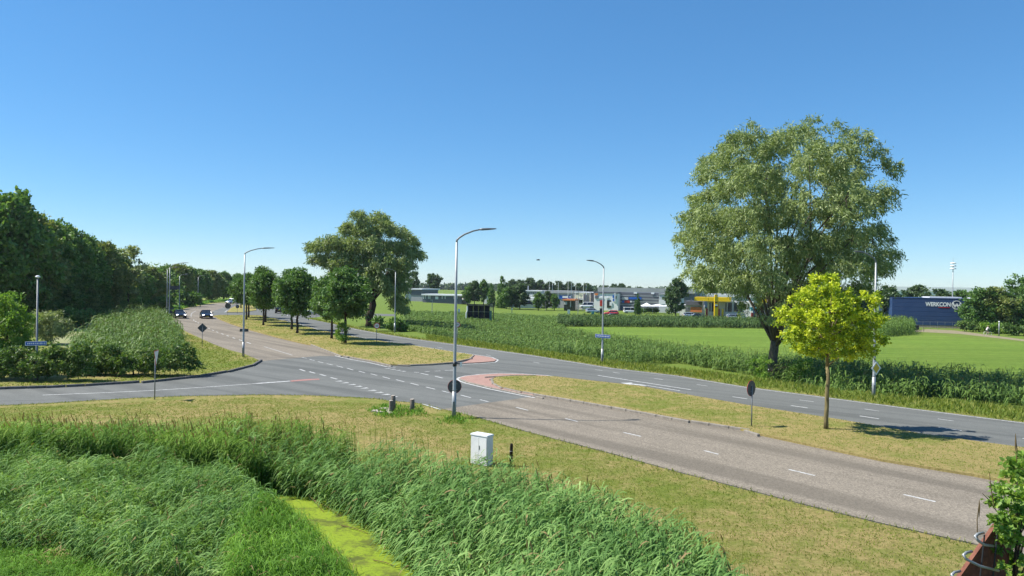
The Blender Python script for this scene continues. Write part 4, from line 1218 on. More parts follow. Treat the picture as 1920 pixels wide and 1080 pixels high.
def post_sign(name, label, base, h, shape, mat, off=0.0, rim=None, rimmat=None, txt=None, r_post=.03, post_mat='galvanised_dull', face_front=False, group=None, zg=None):
    p = GT(*base)
    if zg is not None:
        p = G(base[0], base[1], zg)
    t = thing(name, label, 'road sign', p, 0, group)
    MB().tube([(0, 0, -.1), (0, 0, h + .1)], r_post, 8).build('post', post_mat, t, True)
    ax, ay = facing(p, off)
    nn = ax.cross(ay)
    o = nn * (.045 if face_front else -.045)
    if rim:
        MB().plate(rim, Vector((0, 0, h)) + o, ax, ay, .012).build('rim', rimmat, t)
        o = o + nn * (.007 if face_front else -.007) * (1 if face_front else -1)
    f_ = MB().plate(shape, Vector((0, 0, h)) + o, ax, ay, .012).build('face', mat, t)
    if txt:
        put_text(txt[0], txt[1], t, Vector((0, 0, h)) + o + nn * .010, ax, 'sign_black', .004)
    for zz in (-.15, .15):
        MB().plate([(-.07, -.015), (.07, -.015), (.07, .015), (-.07, .015)], Vector((0, 0, h + zz)) + nn * (.02 if face_front else -.025), ax, ay, .03).build('clamp', 'galvanised_dull', t)
    return t
sq = .47
post_sign('diamond_sign', 'dark diamond sign seen from behind on the grass tip', (379, 651), 1.9, [(0, -sq), (sq, 0), (0, sq), (-sq, 0)], 'sign_back', 0)
post_sign('round_sign', 'round sign on a thin post seen edge-on from behind, near median', (1409, 799), 1.78, circle(.36), 'sign_back', 1.05, circle(.375), 'sign_red', zg=.1)
post_sign('speed_sign', 'round 50 speed limit sign with red rim on the median', (706, 645), 1.95, circle(.25), 'sign_white', 0, circle(.33), 'sign_red', ('50', .30), face_front=True, zg=.1)
post_sign('round_sign', 'larger of two small round signs seen from behind at the cross street', (427, 593), 1.95, circle(.52), 'sign_back', 0)
post_sign('round_sign', 'smaller of two small round signs seen from behind at the cross street', (445, 588.5), 1.5, circle(.36), 'sign_back', 0)
post_sign('give_way_sign', 'red and white triangular give way sign seen edge-on by the side road', (290, 749), 2.35, [(-.42, .3), (0, -.42), (.42, .3)], 'sign_white', 1.32, [(-.47, .33), (0, -.48), (.47, .33)], 'sign_red', face_front=True)
p30 = GT(857, 640)
post_sign('speed_sign', 'round 30 zone sign half hidden behind the near lamp post', (857.5, 641), 2.0, circle(.24), 'sign_white', 0, circle(.32), 'sign_red', ('30', .28), face_front=True)
post_sign('marker_sign', 'grey sign post at the corner of the distant cross street', (592.5, 600), 1.4, [(-.16, -.3), (.16, -.3), (.16, .3), (-.16, .3)], 'galvanised_dull', 1.0)
# sign cluster on the twin lamps
tp_ = GT(317, 607)
s_ = tp_[1] / F
t = thing('round_sign', 'round sign seen from behind on the front twin lamp', 'road sign', (tp_[0], tp_[1] + .1, (607 - 587.5) * s_))
ax, ay = facing(tp_)
MB().plate(circle(.45), (0, .02, 0), ax, ay, .015).build('disc', 'sign_back', t)
t = thing('name_plate', 'dark plate above the round sign on the front twin lamp', 'road sign', (tp_[0], tp_[1] + .1, (607 - 579) * s_))
MB().plate([(-.62, -.12), (.62, -.12), (.62, .12), (-.62, .12)], (0, .02, 0), ax, ay, .015).build('plate', 'sign_back', t)
tp_ = GT(312.5, 597)
s_ = tp_[1] / F
t = thing('direction_sign', 'grey direction board seen from behind on the rear twin lamp', 'road sign', (tp_[0], tp_[1] + .1, (597 - 539.5) * s_))
MB().plate([(.15, -.32), (1.9, -.32), (1.9, .32), (.15, .32)], (0, .02, 0), ax, ay, .03).build('board', 'sign_back', t)
MB().plate([(-.05, -.26), (.3, -.26), (.3, -.2), (-.05, -.2)], (0, -.02, 0), ax, ay, .03).build('bracket', 'galvanised_dull', t)
MB().plate([(-.05, .2), (.3, .2), (.3, .26), (-.05, .26)], (0, -.02, 0), ax, ay, .03).build('bracket', 'galvanised_dull', t)
# yellow priority diamond on the right lamp
dp = GT(1638, 746)
s_ = dp[1] / F
t = thing('priority_sign', 'yellow and white diamond sign seen edge-on on the right lamp', 'road sign', (dp[0] + .10, dp[1] - .06, (746 - 690.5) * s_))
ax, ay = facing(dp, .95)
sq = .44
MB().plate([(0, -sq), (sq, 0), (0, sq), (-sq, 0)], (0, 0, 0), ax, ay, .012).build('face', 'sign_white', t)
sq = .31
MB().plate([(0, -sq), (sq, 0), (0, sq), (-sq, 0)], ax.cross(ay) * .009, ax, ay, .008).build('yellow_face', 'sign_yellow', t)
# blue street name signs
def street_name(name, label, pos, w, h, off, words, tilt=0.0):
    t = thing(name, label, 'street sign', pos)
    ax, ay = facing(pos, off)
    ax = (ax + Vector((0, 0, tilt))).normalized()
    nn = ax.cross(ay)
    MB().plate([(-w / 2, -h / 2), (w / 2, -h / 2), (w / 2, h / 2), (-w / 2, h / 2)], (0, 0, 0), ax, ay, .02).build('border', 'sign_white', t)
    MB().plate([(-w / 2 + .03, -h / 2 + .03), (w / 2 - .03, -h / 2 + .03), (w / 2 - .03, h / 2 - .03), (-w / 2 + .03, h / 2 - .03)], nn * .010, ax, ay, .012).build('face', 'sign_blue', t)
    x = -w / 2 + .12
    for k, l_ in enumerate(words):
        MB().plate([(x, -h * .16), (x + l_, -h * .16), (x + l_, h * .16), (x, h * .16)], nn * .018, ax, ay, .006).build('lettering', 'sign_white', t)
        x += l_ + .035
    return t
s_ = slp[1] / F
street_name('street_name_sign', 'dark blue street name sign on the ball-topped lamp', (slp[0] + .0, slp[1] - .09, (713 - 644) * s_), 1.16, .27, 0, [.06, .07, .05, .08, .06, .07, .05, .09, .05, .06, .05])
bp = GT(1129, 682)
s_ = bp[1] / F
street_name('street_name_sign', 'light blue street name sign on the lamp beyond the far carriageway', (bp[0], bp[1] - .1, (682 - 630.5) * s_), 1.3, .30, -.12, [.10, .12, .09, .13, .10, .12, .10, .09], -.05)

# cabinet, posts, bollards
cb = GT(903, 871)
t = thing('utility_cabinet', 'white utility cabinet at the edge of the reeds', 'cabinet', cb, -.62)
MB().box((0, 0, .56), (.74, .36, 1.04)).build('body', 'white_cabinet', t)
MB().box((0, 0, 1.105), (.79, .41, .05), taper=.96).build('lid', 'white_cabinet', t)
MB().box((0, 0, .03), (.70, .32, .14)).build('plinth', 'concrete', t)
MB().box((-.18, -.186, .56), (.345, .012, .92)).build('door', 'white_cabinet', t)
MB().box((.18, -.186, .56), (.345, .012, .92)).build('door', 'white_cabinet', t)
MB().box((.03, -.197, .66), (.025, .02, .14)).build('handle', 'galvanised_dull', t)
for (x, y, h, r_, lab, mt) in ((737, 770, .78, .115, 'taller grey wooden bollard of the left pair', 'wood_grey'), (733, 774, .62, .075, 'shorter square wooden bollard of the left pair', 'wood_grey'), (772.5, 771, .62, .12, 'thick round wooden bollard standing alone on the right', 'wood_grey')):
    p = GT(x, y)
    t = thing('bollard', lab, 'bollard', p, 0, 'wooden bollards on the lawn')
    if 'square' in lab:
        MB().box((0, 0, h / 2 - .05), (.16, .16, h + .1), .5).build('post', mt, t)
        MB().box((0, 0, h + .01), (.165, .165, .03), .5, taper=.6).build('cap', 'stone_pale', t)
    else:
        MB().tube([(0, 0, -.1), (.01, 0, h * .5), (0, 0, h - .02), (0, 0, h)], [r_ * 1.03, r_, r_ * .98, r_ * .85], 14).build('post', mt, t, True)
        MB().cyl((0, 0, h + .003), r_ * .86, .008, 14).build('cap', 'stone_pale', t)
p = GT(958, 874)
t = thing('fence_post', 'charred black wooden fence post right of the white cabinet', 'post', p)
MB().tube([(0, 0, -.2), (0, .01, .4), (.01, 0, .78), (.0, 0, .82)], [.065, .062, .058, .04], 10).build('post', 'wood_black', t, True)
for zz in (.35, .55):
    MB().tube([(-.07, -.02, zz), (0, -.075, zz), (.07, -.02, zz)], .006, 5).build('wire', 'galvanised', t)
g = np.random.default_rng(5)
for k, (x, y, w) in enumerate(((706, 772, .30), (713, 774, .22), (722, 768, .34), (727, 772, .26), (732, 775, .2))):
    p = GT(x, y)
    m = MB()
    n = 7
    rad = w * g.uniform(.7, 1.1, n)
    m.prism([(rad[i] * math.cos(6.28 * i / n), rad[i] * .6 * math.sin(6.28 * i / n)) for i in range(n)], -.03, .07)
    o = m.build('stone_slab', 'stone_pale', None, False, tuple(p))
    o.rotation_euler = (g.uniform(-.12, .12), g.uniform(-.12, .12), g.uniform(0, 3))
    tag(o, ['pale stone slab at the left end of the slabs by the bollards', 'small pale slab second from the left by the bollards', 'largest pale slab just left of the bollard pair', 'pale slab at the foot of the bollard pair', 'smallest pale slab nearest the square bollard'][k], 'stone', 'pale slabs by the bollards')
tf = np.array([GT(x, y)[:2] for x, y in [(690, 770), (720, 760), (790, 764), (800, 778), (740, 785), (700, 780)]])
P_ = sample(tf, 40, g0)
tufts('weed_patch', 'green weeds around the bollards and slabs', P_, T(P_), .2, 'reed_bright', 401, .04, 3, 'weeds')
P_ = np.concatenate([GT(851, 784)[:2] + g0.normal(size=(40, 2)) * .3, GT(853, 790)[:2] + g0.normal(size=(60, 2)) * .5])
tufts('weed_patch', 'green weeds around the foot of the near lamp', P_, T(P_), .22, 'reed_bright', 402, .035, 3, 'weeds')

# siren mast and its cabinet
mp_ = G(1785, 614, -1.17)
s_ = mp_[1] / F
H = (614 - 500) * s_
t = thing('siren_mast', 'tall slim mast with three stacked white discs at right', 'mast', mp_)
MB().tube([(0, 0, -.2), (0, 0, H * .5), (0, 0, H)], [.14, .11, .08], 10).build('mast', 'galvanised', t, True)
for k in range(3):
    z = H - .45 + k * .62
    m = MB()
    prof = [(.18, -.16), (.62, -.10), (.66, .04), (.5, .14), (.12, .20)]
    n = 18
    vs = [(r_ * math.cos(6.2832 * i / n), r_ * math.sin(6.2832 * i / n), z + zz) for r_, zz in prof for i in range(n)]
    fs = [(i * n + j, i * n + (j + 1) % n, (i + 1) * n + (j + 1) % n, (i + 1) * n + j) for i in range(4) for j in range(n)]
    fs += [tuple(range(n - 1, -1, -1)), tuple(4 * n + j for j in range(n))]
    m.add(vs, fs).build('horn_disc', 'sign_white', t, True)
MB().tube([(0, 0, H), (0, 0, H + 2.2)], [.03, .012], 6).build('antenna', 'galvanised', t)
t = thing('mast_cabinet', 'white cabinet at the foot of the siren mast', 'cabinet', (mp_[0] - .45, mp_[1] - .4, -1.17), .1)
MB().box((0, 0, .62), (.85, .5, 1.15)).build('body', 'white_cabinet', t)
MB().box((0, -.26, .62), (.74, .014, 1.0)).build('door', 'sign_white', t)
MB().box((0, 0, 1.22), (.9, .55, .05)).build('lid', 'white_cabinet', t)
p = G(1718, 619, -1.17)
t = thing('litter_bin', 'dark litter bin at the end of the sandy path', 'bin', p)
MB().box((0, 0, .55), (.75, .6, .8), taper=1.08).build('body', 'dark_metal', t)
MB().box((0, 0, .99), (.86, .7, .08), taper=.8).build('lid', 'dark_metal', t)
MB().box((0, 0, .06), (.4, .35, .16)).build('foot', 'concrete', t)
p = G(1732, 622, -1.17)
t = thing('path_post', 'thin wooden post beside the sandy path', 'post', p)
MB().tube([(0, 0, -.1), (0, 0, .95)], [.06, .05], 8).build('post', 'wood_grey', t)
MB().box((0, 0, .97), (.11, .11, .05), taper=.5).build('cap', 'wood_grey', t)
p = G(1873, 630, -1.17)
t = thing('path_lamp', 'slender pale post in front of the right-hand hedge', 'post', p)
MB().tube([(0, 0, -.1), (0, 0, 2.5)], [.1, .08], 8).build('post', 'galvanised', t, True)
MB().cyl((0, 0, 2.62), .12, .24, 10).build('cap', 'sign_white', t, True)

# ------------------------------------------------------------------ derelict hoarding in the meadow
hb0 = GT(875, 601.5)
hb1 = AT(918, 601.5, hb0[1])
s_ = hb0[1] / F
W = (918 - 876) * s_; Hh = (601 - 569) * s_
t = thing('derelict_hoarding', 'derelict dark open-fronted hoarding frame standing in the meadow', 'hoarding', (hb0[0], hb0[1], hb0[2]), -.02)
simple('tar_panel', (0.022, 0.024, 0.032), 0.8, 0, 0.4, 1.2, 0.2)
simple('tar_frame', (0.07, 0.055, 0.045), 0.85, 0, 0.4, 2, 0.2)
simple('patina_green', (0.10, 0.22, 0.17), 0.7, 0, 0.3, 2)
for k in range(4):
    for r_ in range(2):
        z0 = .5 + r_ * (Hh - .7) / 2
        MB().box((W * (k + .5) / 4 + .1, .5 + .02 * (k % 2), z0 + (Hh - .7) / 4), (W / 4 - .03, .05, (Hh - .75) / 2)).build('panel', 'tar_panel', t)
MB().box((W / 2 + .1, .15, Hh - .1), (W + .3, .9, .12)).build('top_beam', 'tar_frame', t)
MB().box((W / 2 + .1, -.28, Hh - .28), (W + .1, .06, .16)).build('fascia', 'wood_grey', t)
MB().box((W / 2 + .1, .36, Hh * .5 + .12), (W + .1, .12, .08)).build('cross_beam', 'galvanised_dull', t)
MB().box((W / 2 + .1, .36, .45), (W, .12, .06)).build('bottom_beam', 'galvanised_dull', t)
MB().tube([(-.1, -.25, -.2), (-.08, -.25, Hh * .45), (.12, -.25, Hh * .6), (.1, -.25, Hh * .86)], .13, 8).build('front_post', 'sign_white', t)
MB().box((.16, .2, Hh / 2 - .2), (.12, .7, Hh + .1)).build('side_wall', 'tar_frame', t)
MB().box((W + .3, .1, Hh * .3), (.45, .12, Hh * .62)).build('green_sheet', 'patina_green', t)
MB().box((W + .33, .1, Hh * .8), (.16, .12, Hh * .42), 0, 0, .03).build('torn_post', 'stone_pale', t)
MB().box((W + .62, .12, Hh * .8), (.10, .12, Hh * .4)).build('torn_post', 'stone_pale', t)
MB().box((W + .82, .5, Hh * .56), (.14, .8, Hh * 1.1)).build('side_wall', 'tar_frame', t)
MB().box((W + .5, .3, Hh + .12), (.8, .5, .12), 0, 0, .15).build('torn_roof', 'tar_frame', t)

# ------------------------------------------------------------------ vehicles
def carpaint(name, col, rough=.25, metal=.3):
    m, n, l = newmat(name)
    b = n['Principled BSDF']
    nt = m.node_tree
    f = noise(nt, 1.5, 3)
    l.new(ramp(nt, f, [(.3, tuple(x * .93 for x in col)), (.7, col)]), b.inputs['Base Color'])
    b.inputs['Roughness'].default_value = rough
    b.inputs['Metallic'].default_value = metal
    setin(b, 'Coat Weight', .6)
carpaint('paint_black', (.010, .011, .013))
carpaint('paint_navy', (.008, .016, .035))
carpaint('paint_silver', (.50, .55, .60), .3, .5)
carpaint('paint_white', (.72, .73, .74), .3, 0)
carpaint('paint_red', (.42, .03, .03), .3, 0)
carpaint('paint_lightblue', (.30, .40, .50), .3, .4)
simple('headlight', (0.95, 0.97, 1.0), .1, 0, .02, 2, .5, 0, 2.5)
simple('lens_clear', (0.6, 0.62, 0.65), .15, 0, .05)
simple('tail_light', (0.35, 0.01, 0.01), .25)
simple('rim_metal', (.35, .36, .37), .35, .7)
simple('plate_yellow', (0.5, 0.38, 0.05), .6)
def car(label, pos, heading, paint_, L=4.4, Wd=1.8, Hc=1.46, lit=False, kind='hatch', group='cars on the road', name='car'):
    """nose towards +x in car space; heading = direction of the nose"""
    t = thing(name, label, 'car', pos, heading, group)
    hl = L / 2
    # body: cross-sections from tail to nose (x, half width, bottom, shoulder)
    S = [(-hl, .72, .38, .86), (-hl + .08, .80, .28, .98), (-hl + .6, .88, .22, 1.0), (-hl * .45, .90, .20, .98), (0, .90, .20, .96), (hl * .42, .90, .20, .93), (hl - .75, .88, .22, .84), (hl - .2, .80, .26, .72), (hl - .03, .70, .34, .62), (hl, .64, .42, .58)]
    k = Wd / 1.8
    m = MB()
    vs, fs = [], []
    for x, w, b, s in S:
        w *= k
        ring = [(-w * .9, b), (-w, b + .12), (-w * 1.0, (b + s) / 2), (-w * .95, s - .05), (-w * .82, s), (w * .82, s), (w * .95, s - .05), (w, (b + s) / 2), (w, b + .12), (w * .9, b)]
        vs += [(x, y, z) for y, z in ring]
    n = 10
    for i in range(len(S) - 1):
        for j in range(n):
            fs.append((i * n + j, i * n + (j + 1) % n, (i + 1) * n + (j + 1) % n, (i + 1) * n + j))
    fs += [tuple(range(n - 1, -1, -1)), tuple((len(S) - 1) * n + j for j in range(n))]
    m.add(vs, fs)
    m.build('body', paint_, t, True)
    # greenhouse
    if kind == 'sedan':
        xa, xb, xc, xd = -hl + .75, -hl + 1.45, .25, 1.05
    elif kind == 'van':
        xa, xb, xc, xd = -hl + .05, -hl + .12, .75, 1.35
    else:
        xa, xb, xc, xd = -hl + .12, -hl + .55, .2, 1.02
    lo, hi = .95, Hc
    def gh(xs, z0, z1, w0, w1, e=0.0):
        a, b, c, d = xs
        v = []
        for y0, y1 in ((-w0, -w1), (w0, w1)):
            v += [(a, y0 * k, z0), (d, y0 * k, z0), (c, y1 * k, z1), (b, y1 * k, z1)]
        return v, [(0, 3, 2, 1), (4, 5, 6, 7), (0, 4, 7, 3), (1, 2, 6, 5), (3, 7, 6, 2), (0, 1, 5, 4)]
    v, f_ = gh((xa, xb, xc, xd), lo - .05, hi - .05, .80, .60)
    MB().add(v, f_).build('windows', 'glass_dark', t)
    m = MB()
    v, f_ = gh((xb - .12, xb, xc, xc + .1), hi - .10, hi, .645, .58)
    m.add(v, f_).build('roof', paint_, t)
    for sy in (-1, 1):
        m = MB()
        m.tube([(xd, sy * .80 * k, lo - .04), (xc, sy * .61 * k, hi - .05)], .035, 5)
        m.build('pillar', paint_, t)
        m = MB()
        m.tube([(xa, sy * .80 * k, lo - .04), (xb, sy * .61 * k, hi - .05)], .05, 5)
        m.build('pillar', paint_, t)
        m = MB().tube([(-.15, sy * .805 * k, lo - .03), (-.2, sy * .615 * k, hi - .05)], .035, 5)
        m.build('pillar', paint_, t)
        MB().box((xd - .35, sy * (.92 * k + .08), .98), (.12, .18, .13)).build('mirror', paint_, t)
        MB().box((hl - .14, sy * .60 * k, .66), (.16, .30, .13), 0, 0, .15).build('headlight', 'headlight' if lit else 'lens_clear', t)
        MB().box((-hl + .03, sy * .63 * k, .80), (.08, .24, .18)).build('tail_light', 'tail_light', t)
        for wx in (hl - .85, -hl + .8):
            w = MB().cyl((wx, sy * .80 * k, .32), .32, .22, 18, 'Y').build('wheel', 'rubber', t)
            MB().cyl((wx, sy * .905 * k, .32), .20, .03, 14, 'Y').build('rim', 'rim_metal', w)
    MB().box((hl - .015, 0, .50), (.05, .95 * k, .20)).build('grille', 'dark_metal', t)
    MB().box((hl + .012, 0, .42), (.02, .48, .11)).build('number_plate', 'plate_yellow', t)
    MB().box((-hl - .004, 0, .66), (.02, .48, .11)).build('number_plate', 'plate_yellow', t)
    return t
def toward(p, q):
    return math.atan2(q[1] - p[1], q[0] - p[0])
p = G(337, 596.5); q = G(350, 606)
car('left of two black oncoming cars with lit headlights on the bend', (p[0], p[1], .006), toward(p, (p[0] * .93 + 3, p[1] - 12)), 'paint_black', lit=True)
p = G(386.5, 596.8)
car('right of two dark oncoming cars with lit headlights on the bend', (p[0], p[1], .006), toward(p, (p[0] * .9 + 1.0, p[1] - 12)), 'paint_navy', 4.6, 1.85, 1.45, True, 'sedan')
p = G(435, 569.5)
car('silver car far off at the end of the bend', (p[0], p[1], .006), toward(p, (p[0] - 5, p[1] - 12)), 'paint_silver', 4.3, 1.8, 1.55)
p = G(503, 577)
car('pale blue car driving away behind the median trees', (p[0], p[1], .006), toward((p[0], p[1]), (p[0] - 4, p[1] + 12)), 'paint_lightblue', 4.2, 1.8, 1.5)
p = G(525, 587)
car('black car driving away, half hidden under a median tree', (p[0], p[1], .006), toward((p[0], p[1]), (p[0] - 3, p[1] + 12)), 'paint_black', 4.3, 1.82, 1.6)
p = G(589, 590.5)
car('pale silver car crossing sideways at the distant cross street', (p[0], p[1], .006), toward((0, 0), (-1, .05)), 'paint_silver', 4.5, 1.8, 1.45)

# ------------------------------------------------------------------ cyclist on the sandy path
cy = G(1852, 628.5, -1.14)
t = thing('bicycle', 'white-wheeled bicycle ridden along the sandy path', 'bicycle', cy, .15)
simple('bike_white', (.7, .68, .64), .5)
for x in (-.52, .52):
    m = MB()
    m.tube([(x + .33 * math.cos(a * .3142), 0, .34 + .33 * math.sin(a * .3142)) for a in range(21)], .028, 6, False)
    w = m.build('wheel', 'bike_white', t)
    MB().cyl((x, 0, .34), .04, .09, 8, 'Y').build('hub', 'dark_metal', w)
m = MB()
for a, b in (((-.52, 0, .34), (-.15, 0, .32)), ((-.15, 0, .32), (-.28, 0, .86)), ((-.15, 0, .32), (.36, 0, .78)), ((-.25, 0, .78), (.34, 0, .86)), ((-.52, 0, .34), (-.25, 0, .78)), ((.52, 0, .34), (.33, 0, .98))):
    m.tube([a, b], .022, 6)
m.build('frame', 'dark_metal', t)
MB().tube([(.20, -.26, 1.04), (.33, 0, 1.0), (.20, .26, 1.04)], .018, 6).build('handlebar', 'dark_metal', t)
MB().box((-.29, 0, .9), (.26, .15, .06), taper=.7).build('saddle', 'rubber', t)
def rider():
    t = thing('person', 'person in pale top and shorts riding the bicycle', 'person', cy, .15)
    J = {'pel': (-.27, 0, .98, .13), 'chest': (-.06, 0, 1.33, .15), 'neck': (.0, 0, 1.5, .06), 'head': (.05, 0, 1.66, .10), 'crown': (.05, 0, 1.74, .07),
         'shL': (-.04, .19, 1.42, .06), 'elL': (.06, .25, 1.2, .045), 'haL': (.22, .24, 1.07, .035), 'shR': (-.04, -.19, 1.42, .06), 'elR': (.06, -.25, 1.2, .045), 'haR': (.22, -.24, 1.07, .035),
         'hiL': (-.25, .1, .94, .1), 'knL': (.08, .12, .8, .07), 'anL': (-.12, .12, .42, .045), 'toL': (.06, .12, .36, .035), 'hiR': (-.25, -.1, .94, .1), 'knR': (.04, -.12, .62, .07), 'anR': (-.2, -.12, .25, .045), 'toR': (-.02, -.12, .18, .035)}
    E_ = [('pel', 'chest'), ('chest', 'neck'), ('neck', 'head'), ('head', 'crown'), ('chest', 'shL'), ('shL', 'elL'), ('elL', 'haL'), ('chest', 'shR'), ('shR', 'elR'), ('elR', 'haR'), ('pel', 'hiL'), ('hiL', 'knL'), ('knL', 'anL'), ('anL', 'toL'), ('pel', 'hiR'), ('hiR', 'knR'), ('knR', 'anR'), ('anR', 'toR')]
    ks = list(J)
    me = bpy.data.meshes.new('body')
    me.from_pydata([J[k][:3] for k in ks], [(ks.index(a), ks.index(b)) for a, b in E_], [])
    o = link('body', me, None, t)
    o.modifiers.new('skin', 'SKIN')
    sk = me.skin_vertices[0].data if me.skin_vertices else None
    if sk is None:
        bpy.context.view_layer.objects.active = o
        bpy.ops.mesh.customdata_skin_add() if hasattr(bpy.ops.mesh, 'customdata_skin_add') else None
        sk = me.skin_vertices[0].data
    for k, s in zip(ks, sk):
        s.radius = (J[k][3], J[k][3])
        s.use_root = k == 'pel'
    ss = o.modifiers.new('sub', 'SUBSURF'); ss.levels = 1; ss.render_levels = 1
    m, n, l = newmat('rider_skin_clothes')
    nt = m.node_tree
    sp = n.new('ShaderNodeSeparateXYZ')
    l.new(n.new('ShaderNodeTexCoord').outputs['Object'], sp.inputs[0])
    mr = n.new('ShaderNodeMapRange'); mr.inputs[2].default_value = 2.0
    l.new(sp.outputs[2], mr.inputs[0])
    r_ = n.new('ShaderNodeValToRGB'); r_.color_ramp.interpolation = 'CONSTANT'
    e = r_.color_ramp.elements
    st = [(0, (.05, .045, .04)), (.22, (.50, .30, .21)), (.37, (.30, .29, .30)), (.5, (.62, .56, .54)), (.745, (.52, .32, .23))]
    while len(e) < len(st): e.new(.5)
    for el, (p_, c_) in zip(e, st):
        el.position = p_; el.color = (*c_, 1)
    mr.inputs[1].default_value = 0; mr.inputs[2].default_value = 2.0
    l.new(mr.outputs[0], r_.inputs[0])
    l.new(r_.outputs[0], n['Principled BSDF'].inputs['Base Color'])
    me.materials.append(m)
    h = MB()
    n_ = 10
    prof = [(.105, 1.66), (.115, 1.70), (.10, 1.76), (.05, 1.80), (.0, 1.805)]
    vs = [(.035 + a * math.cos(6.2832 * i / n_), a * math.sin(6.2832 * i / n_), z) for a, z in prof for i in range(n_)]
    h.add(vs, [(i * n_ + j, i * n_ + (j + 1) % n_, (i + 1) * n_ + (j + 1) % n_, (i + 1) * n_ + j) for i in range(4) for j in range(n_)])
    h.build('hair', 'bark_yellow', t, True)
rider()
# ------------------------------------------------------------------ buildings and trees in the distance
simple('wall_white', (.74, .735, .72), .7, 0, .06, .4)
simple('wall_pale_grey', (.50, .505, .51), .7, 0, .08, .4)
simple('wall_grey', (.32, .33, .345), .7, 0, .08, .4)
simple('wall_slate', (.125, .13, .155), .65, 0, .1, .4)
simple('wall_beige', (.52, .485, .43), .75, 0, .08, .4)
simple('roof_grey', (.34, .345, .35), .8, 0, .1, .3)
simple('roof_white', (.70, .71, .73), .6, 0, .04, .3)
simple('wall_navy', (.022, .050, .135), .5, 0, .10, .25)
simple('window_dark', (.025, .03, .038), .15, 0, .1, 1, .7)
simple('door_red', (.40, .035, .025), .5)
simple('orange', (.62, .20, .07), .6)
simple('canopy_yellow', (.72, .47, .0), .5, 0, .05)
simple('teal', (.05, .28, .34), .5)
simple('sign_cream', (.62, .60, .42), .6)
simple('brick_red', (.15, .05, .04), .85, 0, .2, 2)
simple('banner_pink', (.50, .33, .32), .7)
simple('hedge_soil', (.05, .04, .03), .9)
ZF = -1.17
class Bld:
    """a building whose pieces are given by where they show in the photograph and how far away they stand"""
    def __init__(s, name, label, px, py, Y, cat='building', group=None, z=None):
        o = AT(px, py, Y)
        if z is not None:
            o[2] = z
        s.o = Vector(o)
        s.Y = Y
        s.t = thing(name, label, cat, s.o, -.33 if cat == 'building' else 0, group)
    def pc(s, name, px0, px1, py0, py1, mat, dy=0.0, th=0.3, parent=None, down=False):
        """piece with front at depth Y+dy; down = goes to the building's foot"""
        a = Vector(AT(px0, py1, s.Y + dy)) - s.o
        b = Vector(AT(px1, py0, s.Y + dy)) - s.o
        z0 = -.3 if down else a.z
        m = MB().box(((a.x + b.x) / 2, dy + th / 2, (z0 + b.z) / 2), (abs(b.x - a.x), th, b.z - z0))
        return m.build(name, mat, parent or s.t)
def windows(b, xs, y0, y1, parent=None, mat='window_dark', w=3.0, dy=-.06):
    for x in xs:
        b.pc('window', x - w / 2, x + w / 2, y0, y1, mat, dy, .05, parent)
IG = 'buildings of the industrial estate'
# far left warehouse and low units
b = Bld('warehouse', 'slate and grey warehouse with white roof edge right of the distant willow', 771, 561, 290, z=0)
b.pc('side_wall', 757, 771, 543, 560, 'wall_pale_grey', .5, 14, None, True)
b.pc('wall', 771, 794, 553, 561, 'wall_grey', 0, 16, None, True)
b.pc('upper_wall', 771, 794, 542.5, 553.2, 'wall_slate', -.15, 15)
b.pc('roof', 748, 794.6, 541, 542.6, 'roof_white', -.6, 17)
windows(b, (760, 764, 768), 548, 551, None, 'window_dark', 2.5, .4)
b = Bld('low_unit', 'long low white and dark unit between the warehouse and the near lamp', 800, 560, 275, z=0)
b.pc('wall', 792, 872, 553.5, 560, 'wall_slate', 0, 8, None, True)
b.pc('roof', 790, 874, 552.3, 553.6, 'roof_white', -.6, 9.5)
for x in (793.5, 797.5, 804, 807, 832, 838, 856, 862):
    b.pc('panel', x - 1.2, x + 1.2, 553.9, 560.3, 'wall_pale_grey', -.12, .1, None)
b.pc('door', 818, 824, 556, 561, 'wall_white', -.2, .15)
b.pc('teal_band', 832, 848, 552.8, 555, 'teal', -.35, .3)
# white tower block and houses left of the conifers
b = Bld('water_tower', 'pale tower with flared white top behind the conifers', 910, 567, 300, z=-.8)
b.pc('shaft', 906.5, 913, 546, 567, 'wall_pale_grey', 0, 3, None, True)
b.pc('top', 904.8, 915.5, 543, 546.2, 'wall_white', -.6, 4.2)
windows(b, (908.5, 911.5), 551, 560, w=.9)
b = Bld('shop_row', 'low white shop row with pale roof behind the broad trees', 970, 569, 262, z=ZF)
b.pc('wall', 947, 1003, 562, 570, 'wall_pale_grey', 0, 10, None, True)
b.pc('roof', 945, 1004, 557.6, 562.2, 'roof_white', -.8, 11)
for k, x in enumerate((950, 954.5, 959.5, 963.5, 968, 973, 978, 983, 988, 994, 999)):
    b.pc('door', x - 1.7, x + 1.7, 563, 569.6, 'wall_white' if k % 3 else 'window_dark', -.12, .1)
b = Bld('office_block', 'pale two-storey block with ribbon windows and chimney behind the shop row', 1000, 568, 290, z=ZF)
b.pc('wall', 984, 1017, 545.5, 569, 'wall_pale_grey', 0, 14, None, True)
b.pc('roof', 983.5, 1017.5, 544.6, 545.7, 'roof_white', -.3, 15)
for y0, y1 in ((548.3, 550.2), (553, 556)):
    for k in range(7):
        x = 988 + k * 4
        b.pc('window', x - 1.6, x + 1.6, y0, y1, 'window_dark' if y0 < 550 else 'wall_white', -.1, .1)
c = b.pc('chimney', 985.3, 986.7, 536, 546, 'wall_grey', 2, .8)
b = Bld('grey_hall', 'long grey hall with blue sign board on the industrial estate', 1048, 573, 270, group=None, z=ZF)
b.pc('wall', 1022, 1076, 549, 574, 'wall_grey', 0, 18, None, True)
b.pc('roof', 1020, 1076.3, 545.6, 549.2, 'roof_grey', -.5, 20)
